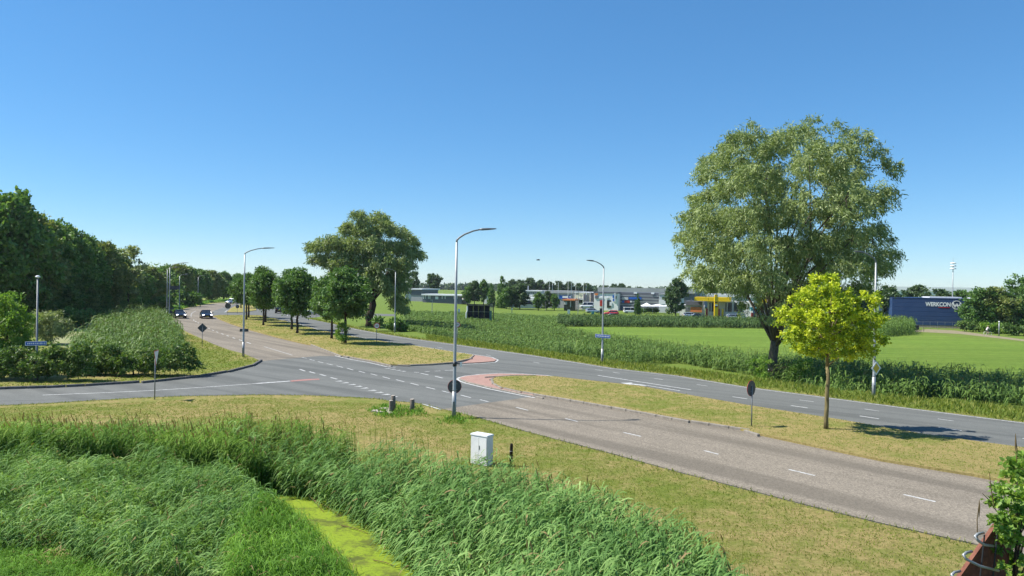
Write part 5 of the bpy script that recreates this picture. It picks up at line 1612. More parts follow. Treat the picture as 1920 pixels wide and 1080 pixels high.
b.pc('sign_board', 1049, 1072.6, 554.4, 560, 'sign_blue', -.2, .2)
b.pc('sign_panel', 1055.3, 1066, 555.2, 558.3, 'sign_white', -.3, .1)
b.pc('sign_panel', 1068.8, 1071.2, 555.5, 557.5, 'sign_white', -.3, .1)
b.pc('brick_wall', 1015, 1022, 562, 572, 'brick_red', -1, .8)
b.pc('brick_wall', 1032, 1039.5, 562, 572, 'brick_red', -1, .8)
windows(b, (1028, 1043, 1048), 563, 571, w=4)
b = Bld('kiosk', 'dark kiosk with orange roof edge in front of the grey hall', 1067, 576, 240, z=ZF)
b.pc('wall', 1057, 1079, 563, 576, 'window_dark', 0, 5, None, True)
b.pc('roof', 1055.8, 1080, 561, 563.3, 'orange', -.8, 6.5)
b.pc('shop_window', 1057.6, 1063.5, 565.5, 571, 'wall_pale_grey', -.1, .1)
b.pc('shop_window', 1069, 1071, 564, 576, 'wall_beige', -.1, .1)
b = Bld('beige_store', 'beige store with cream sign band next to the white workshop', 1090, 577, 255, z=ZF)
b.pc('wall', 1076, 1106, 548.5, 577, 'wall_beige', 0, 15, None, True)
b.pc('roof_edge', 1075.8, 1106.4, 547.7, 548.8, 'roof_white', -.2, 15.5)
b.pc('sign_board', 1079, 1097.5, 554, 558.8, 'sign_cream', -.2, .2)
b.pc('sign_panel', 1086, 1097.5, 550, 553, 'sign_cream', -.2, .15)
b.pc('awning', 1083, 1101, 560.3, 561.6, 'roof_white', -1.2, 1.3)
for x in (1086, 1090, 1096, 1101.5):
    b.pc('window', x - 1.7, x + 1.7, 562, 568, 'window_dark', -.1, .1)
b.pc('column', 1099.6, 1101, 549, 561, 'wall_white', -.3, .3)
b = Bld('dark_bay', 'narrow dark bay between the beige store and the white workshop', 1110, 577, 256, z=ZF)
b.pc('wall', 1106.4, 1113, 548.8, 577, 'wall_slate', 0, 12, None, True)
b.pc('roof_edge', 1106.4, 1113, 548, 548.9, 'roof_white', -.1, 12.2)
b = Bld('white_workshop', 'white workshop with red door on the industrial estate', 1136, 578, 250, z=ZF)
b.pc('wall', 1113, 1159.5, 549.5, 578, 'wall_white', 0, 14, None, True)
b.pc('roof_edge', 1112.8, 1159.7, 547.6, 549.8, 'wall_slate', -.2, 14.5)
b.pc('door', 1124.7, 1131.4, 562.8, 574, 'door_red', -.12, .1)
b.pc('doorway', 1138, 1145.8, 563, 577, 'window_dark', -.12, .1)
b.pc('door', 1143.4, 1148, 566, 573, 'roof_white', -.2, .1)
b.pc('sign_board', 1115.4, 1122, 555, 559.8, 'wall_slate', -.2, .15)
b.pc('sign_board', 1115, 1121.2, 549.9, 553.5, 'orange', -.2, .15)
b.pc('sign_board', 1123, 1131, 557, 559.6, 'roof_white', -.2, .15)
b.pc('sign_board', 1137, 1141, 557, 559.6, 'roof_white', -.2, .15)
b.pc('poster', 1149, 1152, 553.5, 558.5, 'sign_blue', -.2, .15)
b.pc('poster', 1149.5, 1153, 560.5, 564.5, 'sign_blue', -.2, .15)
b.pc('poster', 1155, 1156.4, 555, 560, 'sign_black', -.2, .15)
b.pc('column', 1152.8, 1154.6, 549, 566, 'roof_white', -.3, .3)
b = Bld('slate_hall', 'long slate grey hall with two sign boards on the industrial estate', 1197, 578, 250, z=ZF)
b.pc('wall', 1159.6, 1235, 549, 578, 'wall_slate', 0, 22, None, True)
for k in range(1, 5):
    b.pc('cladding_joint', 1159.7, 1234.9, 549 + k * 5.6, 549.25 + k * 5.6, 'wall_grey', -.05, .06)
b.pc('sign_board', 1166, 1178, 557.6, 562, 'wall_pale_grey', -.2, .15)
b.pc('sign_board', 1179, 1203, 557.6, 561.2, 'sign_blue', -.2, .15)
b.pc('sign_board', 1166.5, 1172, 563.8, 567.8, 'sign_blue', -.2, .15)
b.pc('sign_board', 1171, 1181, 563.8, 568, 'door_red', -.22, .15)
b.pc('sign_board', 1182, 1184.6, 564, 567, 'sign_white', -.2, .15)
b.pc('skylight', 1189, 1195.2, 547.6, 550.8, 'roof_white', -.4, 1)
b.pc('skylight', 1221.4, 1227, 548.4, 551.4, 'roof_white', -.4, 1)
b = Bld('big_hall', 'huge hall with grey roof rising behind the industrial estate', 1210, 560, 300, z=ZF)
b.pc('wall', 1122, 1300, 547, 575, 'wall_slate', 0, 40, None, True)
b.pc('roof', 1120, 1302, 541.6, 547.4, 'roof_grey', -.6, 42)
b.pc('parapet', 1140, 1176, 540.6, 541.8, 'wall_slate', 4, 1)
b.pc('vent', 1135.8, 1137.2, 537.6, 541.8, 'wall_white', 2, 1)
b = Bld('white_hall', 'plain white hall left of the round tree by the fuel station', 1245, 582, 236, z=ZF)
b.pc('wall', 1235.5, 1275, 552, 582, 'wall_pale_grey', 0, 12, None, True)
b.pc('white_band', 1235.5, 1275, 563, 570.5, 'wall_white', -.08, .1)
b.pc('roof_edge', 1235.2, 1275.4, 551, 552.2, 'roof_grey', -.2, 12.5)
b = Bld('tent_canopy', 'white pitched tent canopies in front of the slate hall', 1235, 585, 225, cat='canopy', z=ZF)
for x0, x1, yt in ((1204, 1222, 567.6), (1221, 1247, 569.8), (1246, 1274, 569.8)):
    a = Vector(AT(x0, 574, 225)) - b.o; c = Vector(AT(x1, 574, 225)) - b.o; tpz = (Vector(AT((x0 + x1) / 2, yt, 225)) - b.o).z
    m = MB().add([(a.x, -2, a.z), (c.x, -2, c.z), (c.x, 3, c.z), (a.x, 3, a.z), ((a.x + c.x) / 2, .5, tpz)], [(0, 1, 4), (1, 2, 4), (2, 3, 4), (3, 0, 4), (3, 2, 1, 0)])
    m.build('canopy_roof', 'roof_white', b.t)
    for xx in (a.x + .1, c.x - .1):
        MB().tube([(xx, -1.9, -.2), (xx, -1.9, a.z)], .05, 6).build('pole', 'galvanised', b.t)
b = Bld('corner_house', 'small white and orange building with slate roof beside the fuel station', 1296, 588, 212, z=ZF)
b.pc('wall', 1275, 1318, 572, 588, 'wall_pale_grey', 0, 7, None, True)
b.pc('white_wall', 1275, 1285.5, 571.5, 588, 'wall_white', -.15, .3, None, True)
b.pc('roof', 1287, 1318, 565, 572.2, 'wall_slate', -.5, 7)
b.pc('orange_panel', 1295, 1317, 575.8, 585, 'orange', -.2, .2)
b.pc('window', 1287, 1293, 577, 584, 'wall_slate', -.1, .1)
b.pc('chimney', 1292.6, 1295, 560, 565.3, 'wall_slate', 1, .7)
b = Bld('pale_warehouse', 'pale warehouse glimpsed behind the fuel station canopy', 1310, 560, 320, z=ZF)
b.pc('wall', 1290, 1420, 555, 575, 'wall_pale_grey', 0, 20, None, True)
b.pc('roof', 1288, 1422, 552.4, 555.3, 'roof_white', -.5, 21)
# fuel station
b = Bld('fuel_station', 'fuel station with yellow canopy half hidden by the big willow', 1350, 590, 205, z=ZF)
b.pc('canopy', 1312, 1378, 558.3, 564.6, 'canopy_yellow', -4, 9)
b.pc('canopy_end', 1424, 1446, 560.5, 566.5, 'canopy_yellow', -3, 8)
b.pc('shop_wall', 1318, 1400, 565, 590, 'wall_white', 4, 6, None, True)
for x0, x1 in ((1322, 1333), (1351, 1363), (1366, 1382)):
    b.pc('shop_window', x0, x1, 567.5, 584, 'window_dark', 3.9, .1)
b.pc('red_door', 1335.6, 1339, 568, 580, 'door_red', 3.9, .1)
b.pc('shop_back', 1382, 1440, 569, 590, 'wall_slate', 5, 5, None, True)
for x in (1320, 1336, 1351, 1365):
    b.pc('column', x - .7, x + .7, 564.5, 590, 'wall_white', -1, .5, None, True)
for x, mt in ((1328, 'door_red'), (1357, 'canopy_yellow'), (1350, 'door_red')):
    b.pc('fuel_pump', x - 2, x + 2, 579, 588.5, mt, -1, .6, None, True)
b = Bld('price_pylon', 'tall yellow price pylon in front of the fuel station', 1343.5, 591, 198, 'sign', z=ZF)
b.pc('pylon', 1339.5, 1347, 556, 591, 'canopy_yellow', 0, .6, None, True)
b.pc('top_emblem', 1340.2, 1345.6, 552, 556.2, 'canopy_yellow', .1, .4)
for y0, mt in ((565.8, 'brick_red'), (571, 'sign_white'), (573.6, 'brick_red')):
    b.pc('price_panel', 1340.6, 1345.6, y0, y0 + 2.6, mt, -.06, .1)
b = Bld('banner_board', 'white banner board on posts under the willow branches', 1388, 590, 196, 'sign', z=ZF)
b.pc('board', 1383.5, 1394.5, 566.5, 575, 'wall_white', 0, .2)
b.pc('post', 1384.6, 1385.6, 575, 591, 'galvanised', .05, .1, None, True)
b.pc('post', 1392.4, 1393.4, 575, 591, 'galvanised', .05, .1, None, True)
b = Bld('wash_stand', 'teal and red car wash stand left of the willow trunk', 1415, 591, 192, 'kiosk', z=ZF)
for x in (1408.5, 1418.5):
    b.pc('teal_box', x - 1, x + 4, 576, 583, 'teal', 0, .8)
    b.pc('white_leg', x - 1, x, 580, 591, 'sign_white', -.1, .1, None, True)
    b.pc('red_base', x + .3, x + 4, 586.5, 591, 'door_red', 0, .7, None, True)
b.pc('centre_panel', 1412.6, 1417.4, 580, 587, 'sign_blue', .3, .3)
# flag poles
for k, (x, y0, y1, Y) in enumerate(((1029.4, 529, 572, 262), (1035.5, 530, 572, 262), (1046.2, 531, 572, 262), (1064.6, 529, 574, 255), (1070.6, 530.5, 574, 255), (1093.4, 531, 575, 244), (1098.4, 534, 575, 244), (1079, 530, 574, 250))):
    b = Bld('flag_pole', 'thin white flag pole, %s of the row before the industrial estate' % ['first from the left', 'second from the left', 'third from the left', 'fourth from the left', 'fifth from the left', 'seventh from the left', 'eighth from the left', 'sixth from the left'][k], x, y1, Y, 'flag pole', 'flag poles on the industrial estate', z=ZF)
    h = (Vector(AT(x, y0, Y)) - b.o).z
    MB().tube([(0, 0, -.2), (0, 0, h)], [.09, .06], 6).build('pole', 'sign_white', b.t)
    MB().cyl((0, 0, h + .08), .12, .16, 8).build('finial', 'sign_white', b.t)
    if k in (5, 6):
        m = MB()
        vs = [(.05, 0, h * .62), (.9, .15, h * .58), (1.1, -.1, h * .32), (.05, 0, h * .36)]
        m.add(vs + [(x_, y_ + .03, z_) for x_, y_, z_ in vs], [(0, 3, 2, 1), (4, 5, 6, 7), (0, 1, 5, 4), (1, 2, 6, 5), (2, 3, 7, 6), (3, 0, 4, 7)]).build('flag', 'banner_pink', b.t)
b = Bld('bent_lamp', 'curved pale street lamp above the beige store', 1084.5, 577, 235, 'street lamp', z=ZF)
h = (Vector(AT(1084.5, 545, 235)) - b.o).z
MB().tube([(0, 0, -.2), (0, 0, h), (-.1, 0, h + .6), (-.6, 0, h + 1.2), (-1.5, 0, h + 1.4)], [.09, .07, .06, .055, .05], 6).build('pole', 'galvanised', b.t)
MB().box((-1.75, 0, h + 1.4), (.6, .25, .1)).build('lamp_head', 'sign_white', b.t)
for k, (x, y0, y1, Y, lab) in enumerate(((928.6, 549, 561, 255, 'small lamp post before the conifers'), (971.5, 550, 569, 250, 'small lamp post before the shop row'), (1022.8, 552, 573, 240, 'yellow-topped lamp post before the grey hall'), (810, 563, 587, 155, 'thin marker pole in the meadow left of the near lamp'), (1083.5, 574, 589, 200, 'thin pale post in the rough grass'))):
    b = Bld('lamp_post' if k < 3 else 'marker_post', lab, x, y1, Y, 'post', z=float(T(AT(x, y1, Y)[None])[0]))
    h = (Vector(AT(x, y0, Y)) - b.o).z
    MB().tube([(0, 0, -.2), (0, 0, h)], [.08, .06], 6).build('post', 'galvanised', b.t)
    MB().box((-.15, 0, h + .04), (.5, .2, .1)).build('lamp_head' if k < 3 else 'cap', 'sign_cream' if k in (2, 3) else 'sign_white', b.t)
# boards and boxes in the rough grass
for (x0, x1, y0, y1, Y, mt, lab, nm) in ((1064, 1069, 580.5, 588.5, 190, 'sign_white', 'white notice board in the rough grass', 'notice_board'), (1109, 1114, 584, 589.5, 186, 'teal', 'small blue and white board in the rough grass', 'notice_board'), (858.6, 862.2, 579, 585.4, 165, 'sign_white', 'small white board left of the dark hoarding', 'notice_board'), (958.8, 961, 578, 581.5, 190, 'sign_white', 'tiny white marker right of the dark hoarding', 'marker_board'), (1125, 1131, 578, 589.5, 190, 'dark_metal', 'dark green cabinet behind the blue-sign lamp', 'grey_cabinet')):
    b = Bld(nm, lab, (x0 + x1) / 2, y1 + 3, Y, 'sign' if 'board' in nm else 'cabinet', z=float(T(AT(x0, y1, Y)[None])[0]))
    b.pc('board' if 'board' in nm else 'body', x0, x1, y0, y1, mt, 0, .15 if 'board' in nm else .9)
    for x in (x0 + .6, x1 - .6):
        b.pc('post', x - .35, x + .35, y0 + 1, y1 + 1, 'galvanised', .2, .08, None, True)
# parked cars
for (x, y, Y, pt, kd, hd, lab) in ((1145.5, 582.5, 205, 'paint_red', 'hatch', 3.0, 'red car parked before the white workshop'), (1151, 590, 180, 'paint_black', 'sedan', .1, 'black car parked at the edge of the rough grass'), (1182.5, 578.5, 225, 'paint_white', 'van', .1, 'white car parked before the slate hall'), (1099.5, 576, 228, 'paint_white', 'van', 3.1, 'white van parked before the beige store'), (1112, 578, 222, 'paint_silver', 'hatch', .2, 'silver car parked right of the white van'), (990, 570, 250, 'paint_black', 'hatch', .1, 'dark car parked before the shop row'), (966, 570.5, 250, 'paint_silver', 'hatch', 3.0, 'pale car parked under the broad trees'), (886, 563.5, 270, 'paint_black', 'hatch', .3, 'dark car above the hoarding, left of the conifers'), (878, 562.5, 270, 'paint_white', 'hatch', .3, 'white car above the hoarding'), (1305, 589, 190, 'paint_navy', 'sedan', 3.1, 'blue car parked before the orange panel'), (1296, 588.5, 198, 'paint_silver', 'hatch', .1, 'silver car behind the blue one'), (1378, 590, 190, 'paint_silver', 'hatch', .1, 'silver car at the fuel station under the willow')):
    z = float(T(AT(x, y, Y)[None])[0])
    p = AT(x, y, Y)
    car(lab, (p[0], p[1], max(z, p[2] - .25) if abs(p[2] - z) > 1.5 else z), hd, pt, 4.4, 1.8, 1.9 if kd == 'van' else 1.48, False, kd, 'parked cars on the industrial estate', 'parked_car')

# navy WERKCON building
wy = 164
b = Bld('navy_building', 'navy blue box building with white WERKCON lettering and round emblem', 1740, 612, wy, z=ZF)
WX0, WX1 = 1680, 1960
a = Vector(AT(WX0, 558.5, wy)) - b.o
c = Vector(AT(WX1, 563, wy)) - b.o
top = a.z
b.base_h = .55
MB().box(((a.x + c.x) / 2, 10.05, .1), (c.x - a.x - .1, 20, .9)).build('plinth', 'concrete', b.t)
npan = 6
for k in range(npan):
    z0 = .55 + (top - .55) * k / npan; z1 = .55 + (top - .55) * (k + 1) / npan
    MB().box(((a.x + c.x) / 2, 10, (z0 + z1) / 2), (c.x - a.x, 20, z1 - z0 - .025)).build('wall_panel', 'wall_navy', b.t)
m = MB().box(((a.x + c.x) / 2, 10, top + .05), (c.x - a.x + .1, 20.1, .16))
m.build('roof_edge', 'wall_navy', b.t)
x0_ = (Vector(AT(1746, 557, wy)) - b.o).x; x1_ = (Vector(AT(1799, 557, wy)) - b.o).x
MB().box(((x0_ + x1_) / 2, 6, top + .26), (x1_ - x0_, 8, .3)).build('roof_light', 'roof_white', b.t)
MB().box((x1_ + 5.5, 6, top + .22), (6, 8, .24)).build('roof_light', 'roof_white', b.t)
tm = text_mesh('WERKCON', 1.12, 'lettering', .035)
xs = [v.co.x for v in tm.vertices]
lw0 = Vector(AT(1736, 570.5, wy)) - b.o; lw1 = Vector(AT(1777.5, 571, wy)) - b.o
sx_ = (lw1.x - lw0.x) / (max(xs) - min(xs))
o = link('lettering', tm, 'sign_white', b.t)
o.matrix_local = Matrix(((sx_, 0, 0, (lw0.x + lw1.x) / 2), (0, 0, -1, -.06), (0, 1.12, 0, lw0.z), (0, 0, 0, 1)))
lc = Vector(AT(1787, 571.6, wy)) - b.o
rr_ = 8.1 * wy / F
m = MB()
n = 36
ro, ri = rr_, rr_ * .87
vs = [(lc.x + q_ * math.cos(6.2832 * k / n), yy, lc.z + q_ * math.sin(6.2832 * k / n)) for yy in (-.08, -.02) for q_ in (ro, ri) for k in range(n)]
fs = []
for k in range(n):
    k2 = (k + 1) % n
    fs += [(k, k2, n + k2, n + k), (k, 2 * n + k, 2 * n + k2, k2), (n + k, n + k2, 3 * n + k2, 3 * n + k)]
m.add(vs, fs).build('emblem_ring', 'sign_white', b.t)
def strokez(pts, w):
    m = MB()
    for (p0, p1) in zip(pts[:-1], pts[1:]):
        d = Vector((p1[0] - p0[0], 0, p1[1] - p0[1])).normalized()
        nv = Vector((-d.z, 0, d.x)) * w / 2
        A = Vector((lc.x + p0[0], -.09, lc.z + p0[1])); B_ = Vector((lc.x + p1[0], -.09, lc.z + p1[1]))
        m.add([A - nv, B_ - nv, B_ + nv, A + nv], [(0, 1, 2, 3)])
    return m
u_ = rr_
strokez([(-.80 * u_, .62 * u_), (-.36 * u_, -.52 * u_), (.02 * u_, .30 * u_), (.34 * u_, -.50 * u_), (.84 * u_, .58 * u_)], .30 * u_).build('emblem_letter', 'sign_white', b.t)
u0_ = Vector(AT(1757, 576.2, wy)) - b.o; u1_ = Vector(AT(1776, 576.6, wy)) - b.o
MB().box(((u0_.x + u1_.x) / 2, -.05, u0_.z), (u1_.x - u0_.x, .05, .13)).build('red_line', 'sign_red', b.t)
# fence before it
b = Bld('mesh_fence', 'low galvanised mesh fence in front of the navy building', 1740, 613, 158, 'fence', z=ZF)
fx = [1690, 1703.5, 1717, 1730.5, 1744, 1758, 1772, 1786, 1800]
for x in fx:
    p = Vector(AT(x, 600, 158)) - b.o
    MB().tube([(p.x, 0, -.2), (p.x, 0, 1.55)], .035, 6).build('post', 'galvanised', b.t)
pa = Vector(AT(fx[0], 600, 158)) - b.o; pb = Vector(AT(fx[-1], 600, 158)) - b.o
for zz in (1.5, .8, .1):
    MB().tube([(pa.x, 0, zz), (pb.x, 0, zz)], .022 if zz > 1 else .012, 5).build('rail', 'galvanised', b.t)
# far white halls on the right
b = Bld('far_white_hall', 'long white roof of a far hall above the trees at right', 1780, 560, 420, z=ZF)
b.pc('wall', 1683, 1885, 545, 570, 'wall_white', 0, 20, None, True)
b.pc('roof', 1682, 1887, 540.5, 545.2, 'roof_white', -.5, 21)

# trees in the distance ------------------------------------------------
FARM = [tree_meshes(90 + k, round_lobes(90 + k, [8.5, 9.5, 7][k], [3.0, 2.2, 3.0][k], 13.0, 22, .25), 5200, 0.85, 0.6, 0.1, (3.6, 0.28), 0.75, 10, 0.5, 0.6) for k in range(3)]
CON = tree_meshes(95, [(random.uniform(-.4, .4), random.uniform(-.4, .4), 1.8 + 11 * t, 2.7 * (1 - t) ** .8 + .35) for t in np.linspace(0, 1, 14)], 4200, .7, .35, .35, (2, .2), .5, 4, .5, .6)
ftr = [(960, 524, 'rounded far tree, first from the left of the far row'), (977, 525, 'rounded far tree, second from the left of the far row'), (995, 521.5, 'rounded far tree, tallest of the far row'), (1014, 525.5, 'rounded far tree just right of the tallest of the far row'), (1032, 528.5, 'rounded far tree behind the first flag poles'), (1048, 527.5, 'rounded far tree behind the third flag pole'), (1068, 528.5, 'rounded far tree behind the fourth and fifth flag poles'), (1086, 531.5, 'rounded far tree, second from the right of the far row'), (1101, 531.5, 'rounded far tree at the right end of the far row')]
for k, (x, y, lab) in enumerate(ftr):
    wood(x, y, 430, 0, lab, 'leaf_far', 'far_tree', 'row of rounded trees behind the industrial estate', ZF, None, FARM[k % 2], 1.0)
for k, (x, y, lab) in enumerate(((1138, 535.5, 'left tree of the dark clump above the big hall roof'), (1152, 532.5, 'second tree of the dark clump above the big hall roof'), (1166, 532, 'third tree of the dark clump above the big hall roof'), (1180, 537, 'right tree of the dark clump above the big hall roof'), (1200, 538.5, 'small pale tree right of the dark clump above the hall roof'))):
    wood(x, y, 460, 0, lab, 'leaf_far', 'far_tree', 'clump of trees above the hall roof', ZF, None, FARM[k % 2], 1.0)
for k, (x, y, Y, mi, sq_, lab, mt) in enumerate(((941, 519, 248, None, .62, 'tall conifer, highest of the conifers left of the estate', 'leaf_median'), (922, 532, 255, None, .75, 'small conifer left of the highest one', 'leaf_median'), (877, 537, 268, 2, 1.0, 'dark tree right of the near lamp, left end of the clump', 'leaf_median'), (890, 527, 270, 0, .9, 'dark tree of the clump right of the near lamp', 'leaf_median'), (907, 525.5, 275, 2, .8, 'narrow dark tree behind the pale tower', 'leaf_median'), (960, 536, 246, 1, 1.25, 'broad dark tree right of the tall conifer', 'leaf_median'), (975, 533, 244, 0, 1.05, 'broad dark tree at the left end of the office block', 'leaf_median'), (950, 540, 243, 2, 1.1, 'dark tree in front between conifer and broad tree', 'leaf_median'), (1010, 549, 238, 2, 1.1, 'small bushy tree before the office block', 'leaf_median'), (1026, 546, 242, 1, .9, 'small tree before the left part of the grey hall', 'leaf_median'), (1040, 551.5, 240, 2, 1.0, 'small tree before the grey hall sign', 'leaf_median'), (1268, 523, 205, 1, .92, 'round dark street tree left of the fuel station', 'leaf_median'))):
    wood(x, y, Y, 0, lab, mt, 'estate_tree' if mi is not None else 'conifer_tree', 'trees of the industrial estate', ZF if x > 930 else -.6, None, CON if mi is None else FARM[mi], sq_)
for k, x in enumerate((1192, 1196, 1199.5)):
    wood(x, (562, 552, 560)[k], 215, 0, ('left of three slim cypresses before the slate hall', 'tallest middle cypress before the slate hall', 'right of three slim cypresses before the slate hall')[k], 'leaf_shrub', 'cypress_tree', 'three cypresses', ZF, None, CON, (.42, .36, .42)[k])
wood(812, 513.5, 310, 0, 'lone poplar with round crown standing far behind the meadow', 'leaf_far', 'poplar_tree', None, 0, None, tree_meshes(97, round_lobes(97, 7, 6.5, 13.5, 18, .24), 3600, .75, .5, .1, (6, .2), .6, 10, .45, .5), 1.15)
wood(776, 509, 300, 0, 'pale poplar just right of the distant willow', 'leaf_far', 'poplar_tree', None, 0, None, tree_meshes(98, round_lobes(98, 6, 3, 13.5, 18, .24), 3600, .75, .5, .1, (3, .2), .6, 10, .45, .5), 1.0)
for k, (x, y, Y, mi, sq_, lab, mt) in enumerate(((1600, 540, 200, 0, 1.3, 'dark tree behind the yellow tree and right lamp', 'leaf_median'), (1622, 534, 215, 1, 1.0, 'dark tree left of the navy building, behind the lamp', 'leaf_median'), (1668, 537, 172, 1, .95, 'round tree standing at the left corner of the navy building', 'leaf_forest_warm'), (1719, 535, 215, 0, 1.1, 'round tree rising behind the navy building', 'leaf_median'), (1764, 543, 225, 1, 1.3, 'lower tree behind the navy building lettering', 'leaf_median'), (1800, 545, 225, 2, 1.2, 'low tree behind the siren mast', 'leaf_median'))):
    wood(x, y, Y, 0, lab, mt, 'estate_tree', 'trees around the navy building', ZF, None, FARM[mi], sq_)
bush('broad_tree', 'broad dark tree hiding the right end of the navy lettering wall', [(1826, 562, 12), (1818, 582, 12), (1832, 550, 10), (1844, 556, 14), (1824, 598, 12), (1846, 580, 18), (1814, 600, 8), (1852, 600, 16), (1836, 605, 12)], (1836, 619), 9000, .5, .3, 'leaf_median', 131, 'trees before the navy building', 'tree', .6)
bush('broad_tree', 'broad reddish-brown tinged tree beside the navy building', [(1858, 550, 12), (1872, 548, 11), (1868, 566, 16), (1852, 568, 12), (1885, 572, 14), (1876, 588, 16), (1890, 598, 16), (1868, 604, 14)], (1872, 620), 8000, .5, .3, 'leaf_forest_warm', 132, 'trees before the navy building', 'tree', .6)
bush('airy_tree', 'taller airy tree with open branches near the right edge', [(1903, 518, 6), (1893, 530, 7), (1908, 530, 7), (1898, 543, 8), (1912, 545, 8), (1890, 556, 9), (1905, 562, 11), (1918, 570, 11), (1902, 582, 13), (1916, 592, 14)], (1903, 620), 4200, .5, .28, 'leaf_median', 133, 'trees before the navy building', 'tree', .6)
bush('airy_tree', 'tree cut by the right edge beside the airy one', [(1928, 530, 9), (1925, 545, 9), (1935, 560, 14), (1928, 580, 16), (1940, 600, 18), (1922, 605, 14)], (1930, 622), 5000, .5, .3, 'leaf_median', 134, 'trees before the navy building', 'tree', .6)
for k in range(3):
    bush('hedge_bush', ['low green bush right of the siren mast cabinet', 'low green bush behind the cyclist', 'low green bush at the right edge behind the pale post'][k], [(1808 + 40 * k + i * 9, 608 + 3.5 * k + (i % 2) * 3 + i * .6, 8.5) for i in range(6)], (1830 + 40 * k, 622 + 3.6 * k), 3200, .34, .2, 'leaf_shrub' if k == 1 else 'leaf_bramble', 140 + k, 'bushes along the path', 'bush', .35)
for k, (x0, x1) in enumerate(((1197, 1207), (1208.5, 1222), (1224, 1232))):
    bush('clipped_hedge', ['left of three small clipped hedges before the tents', 'middle and longest clipped hedge before the tents', 'right of three small clipped hedges before the tents'][k], [(x, 581.5, 2.6) for x in np.linspace(x0 + 1, x1 - 1, 5)], ((x0 + x1) / 2, 588), 700, .4, .25, 'leaf_median', 150 + k, 'clipped hedges', 'hedge', .3)

# far woods closing the horizon
def far_wood(name, label, px0, px1, ytop, Y, seed, z=-.5, n=5200, vary=2.0, mat='leaf_far'):
    g = np.random.default_rng(seed)
    a = AT(px0, 540, Y)[0]; c = AT(px1, 540, Y)[0]
    xs = np.sort(g.uniform(a, c, max(6, int((c - a) / 7))))
    C, S_ = [], []
    for x in xs:
        px = 960 + x / Y * F
        top = AT(px, ytop + g.uniform(-vary, vary), Y)[2]
        r_ = g.uniform(4, 7)
        C.append((x, Y + g.uniform(-8, 25), max(2.5, top - r_))); S_.append(r_)
    C = np.array(C); S_ = np.array(S_)
    i = g.integers(0, len(C), n)
    d = unit(g.normal(size=(n, 3)))
    P = C[i] + d * (S_[i] * g.uniform(.75, 1.05, n))[:, None]
    low = g.random(n) < .4
    P[low, 2] = g.uniform(z, 1, low.sum()) * np.maximum(C[i][low, 2], 1)
    P[:, 2] = np.maximum(P[:, 2], z)
    L_ = Y * .0032
    D = unit(g.normal(size=(n, 3)) * .8 + d * .3)
    # solid core behind the leaves
    o = link(name, leaves(name, P, D, L_ * g.uniform(.7, 1.3, n), L_ * .75, g.random(n), seed), mat)
    return tag(o, label, 'woodland', None, 'stuff')
far_wood('far_wood', 'distant wooded ridge beyond the meadow', 560, 1000, 534, 1100, 401, n=16000, vary=1.5)
far_wood('far_wood', 'distant woods behind the industrial estate', 980, 1500, 541, 900, 402, n=14000)
far_wood('far_wood', 'distant woods behind the navy building', 1480, 2100, 549, 700, 403, n=16000)
far_wood('far_wood', 'distant woods behind the bend', 150, 620, 520, 420, 404, n=12000)
far_wood('far_wood', 'dense foliage deep in the wood at left', -400, 260, 480, 150, 405, n=12000, vary=20, mat='leaf_forest')

# ------------------------------------------------------------------ corten post with tube hoops, overgrown, bottom right
m_, n_, l_ = newmat('corten')
nt = m_.node_tree
f_ = noise(nt, 14, 6, .7)
l_.new(ramp(nt, f_, [(.3, (.09, .028, .015)), (.55, (.17, .06, .035)), (.75, (.24, .10, .055))]), n_['Principled BSDF'].inputs['Base Color'])
n_['Principled BSDF'].inputs['Roughness'].default_value = .85
cy_ = 8.0
A0 = Vector(AT(1868, 985, cy_)); A1 = Vector(AT(1793, 1092, cy_)); A2 = Vector(AT(1850, 1092, cy_ + .2)); A3 = Vector(AT(1905, 985, cy_ + .2))
cg = thing('corten_frame', 'rusty steel panel with galvanised tube hoops at the bottom right corner', 'steel frame', (A1.x, cy_, 0))
o_ = Vector((A1.x, cy_, 0))
m = MB()
dn = (A1 - A0).normalized()
low1 = A1 + dn * ((A1.z - .1) / -dn.z) * .35
pts = [A0 - o_, A1 - o_, Vector((A1.x - .4, cy_, 0)) - o_, Vector((A1.x + .6, cy_, 0)) - o_, A2 - o_ + Vector((.2, 0, 0)), A3 - o_]
vs = [tuple(p) for p in pts] + [(p.x, p.y + .06, p.z) for p in pts]
k6 = len(pts)
m.add(vs, [tuple(range(k6)), tuple(range(2 * k6 - 1, k6 - 1, -1))] + [(i, k6 + i, k6 + (i + 1) % k6, (i + 1) % k6) for i in range(k6)])
m.build('panel', 'corten', cg)
for (xa, ya, xb, yb) in ((1828, 1006, 1862, 1024), (1806, 1041, 1872, 1070), (1784, 1078, 1850, 1108)):
    a = Vector(AT(xa, ya, cy_ - .25)) - o_; e = Vector(AT(xb, yb, cy_ - .05)) - o_
    bk = Vector(AT(xa + 16, ya - 7, cy_ - .02)) - o_
    MB().tube([bk, bk.lerp(a, .6) + Vector((-.005, 0, .012)), a, a.lerp(bk, .1) + Vector((.012, -.02, -.04)), a.lerp(e, .45) + Vector((0, -.02, -.035)), e], .0145, 8).build('hoop', 'galvanised', cg, True)
for (xa, ya, xb, yb) in ((1846, 1003, 1838, 1080), (1870, 1000, 1862, 1080)):
    MB().tube([Vector(AT(xa, ya, cy_ - .02)) - o_, Vector(AT(xb, yb, cy_ - .03)) - o_], .008, 6).build('brace', 'dark_metal', cg)
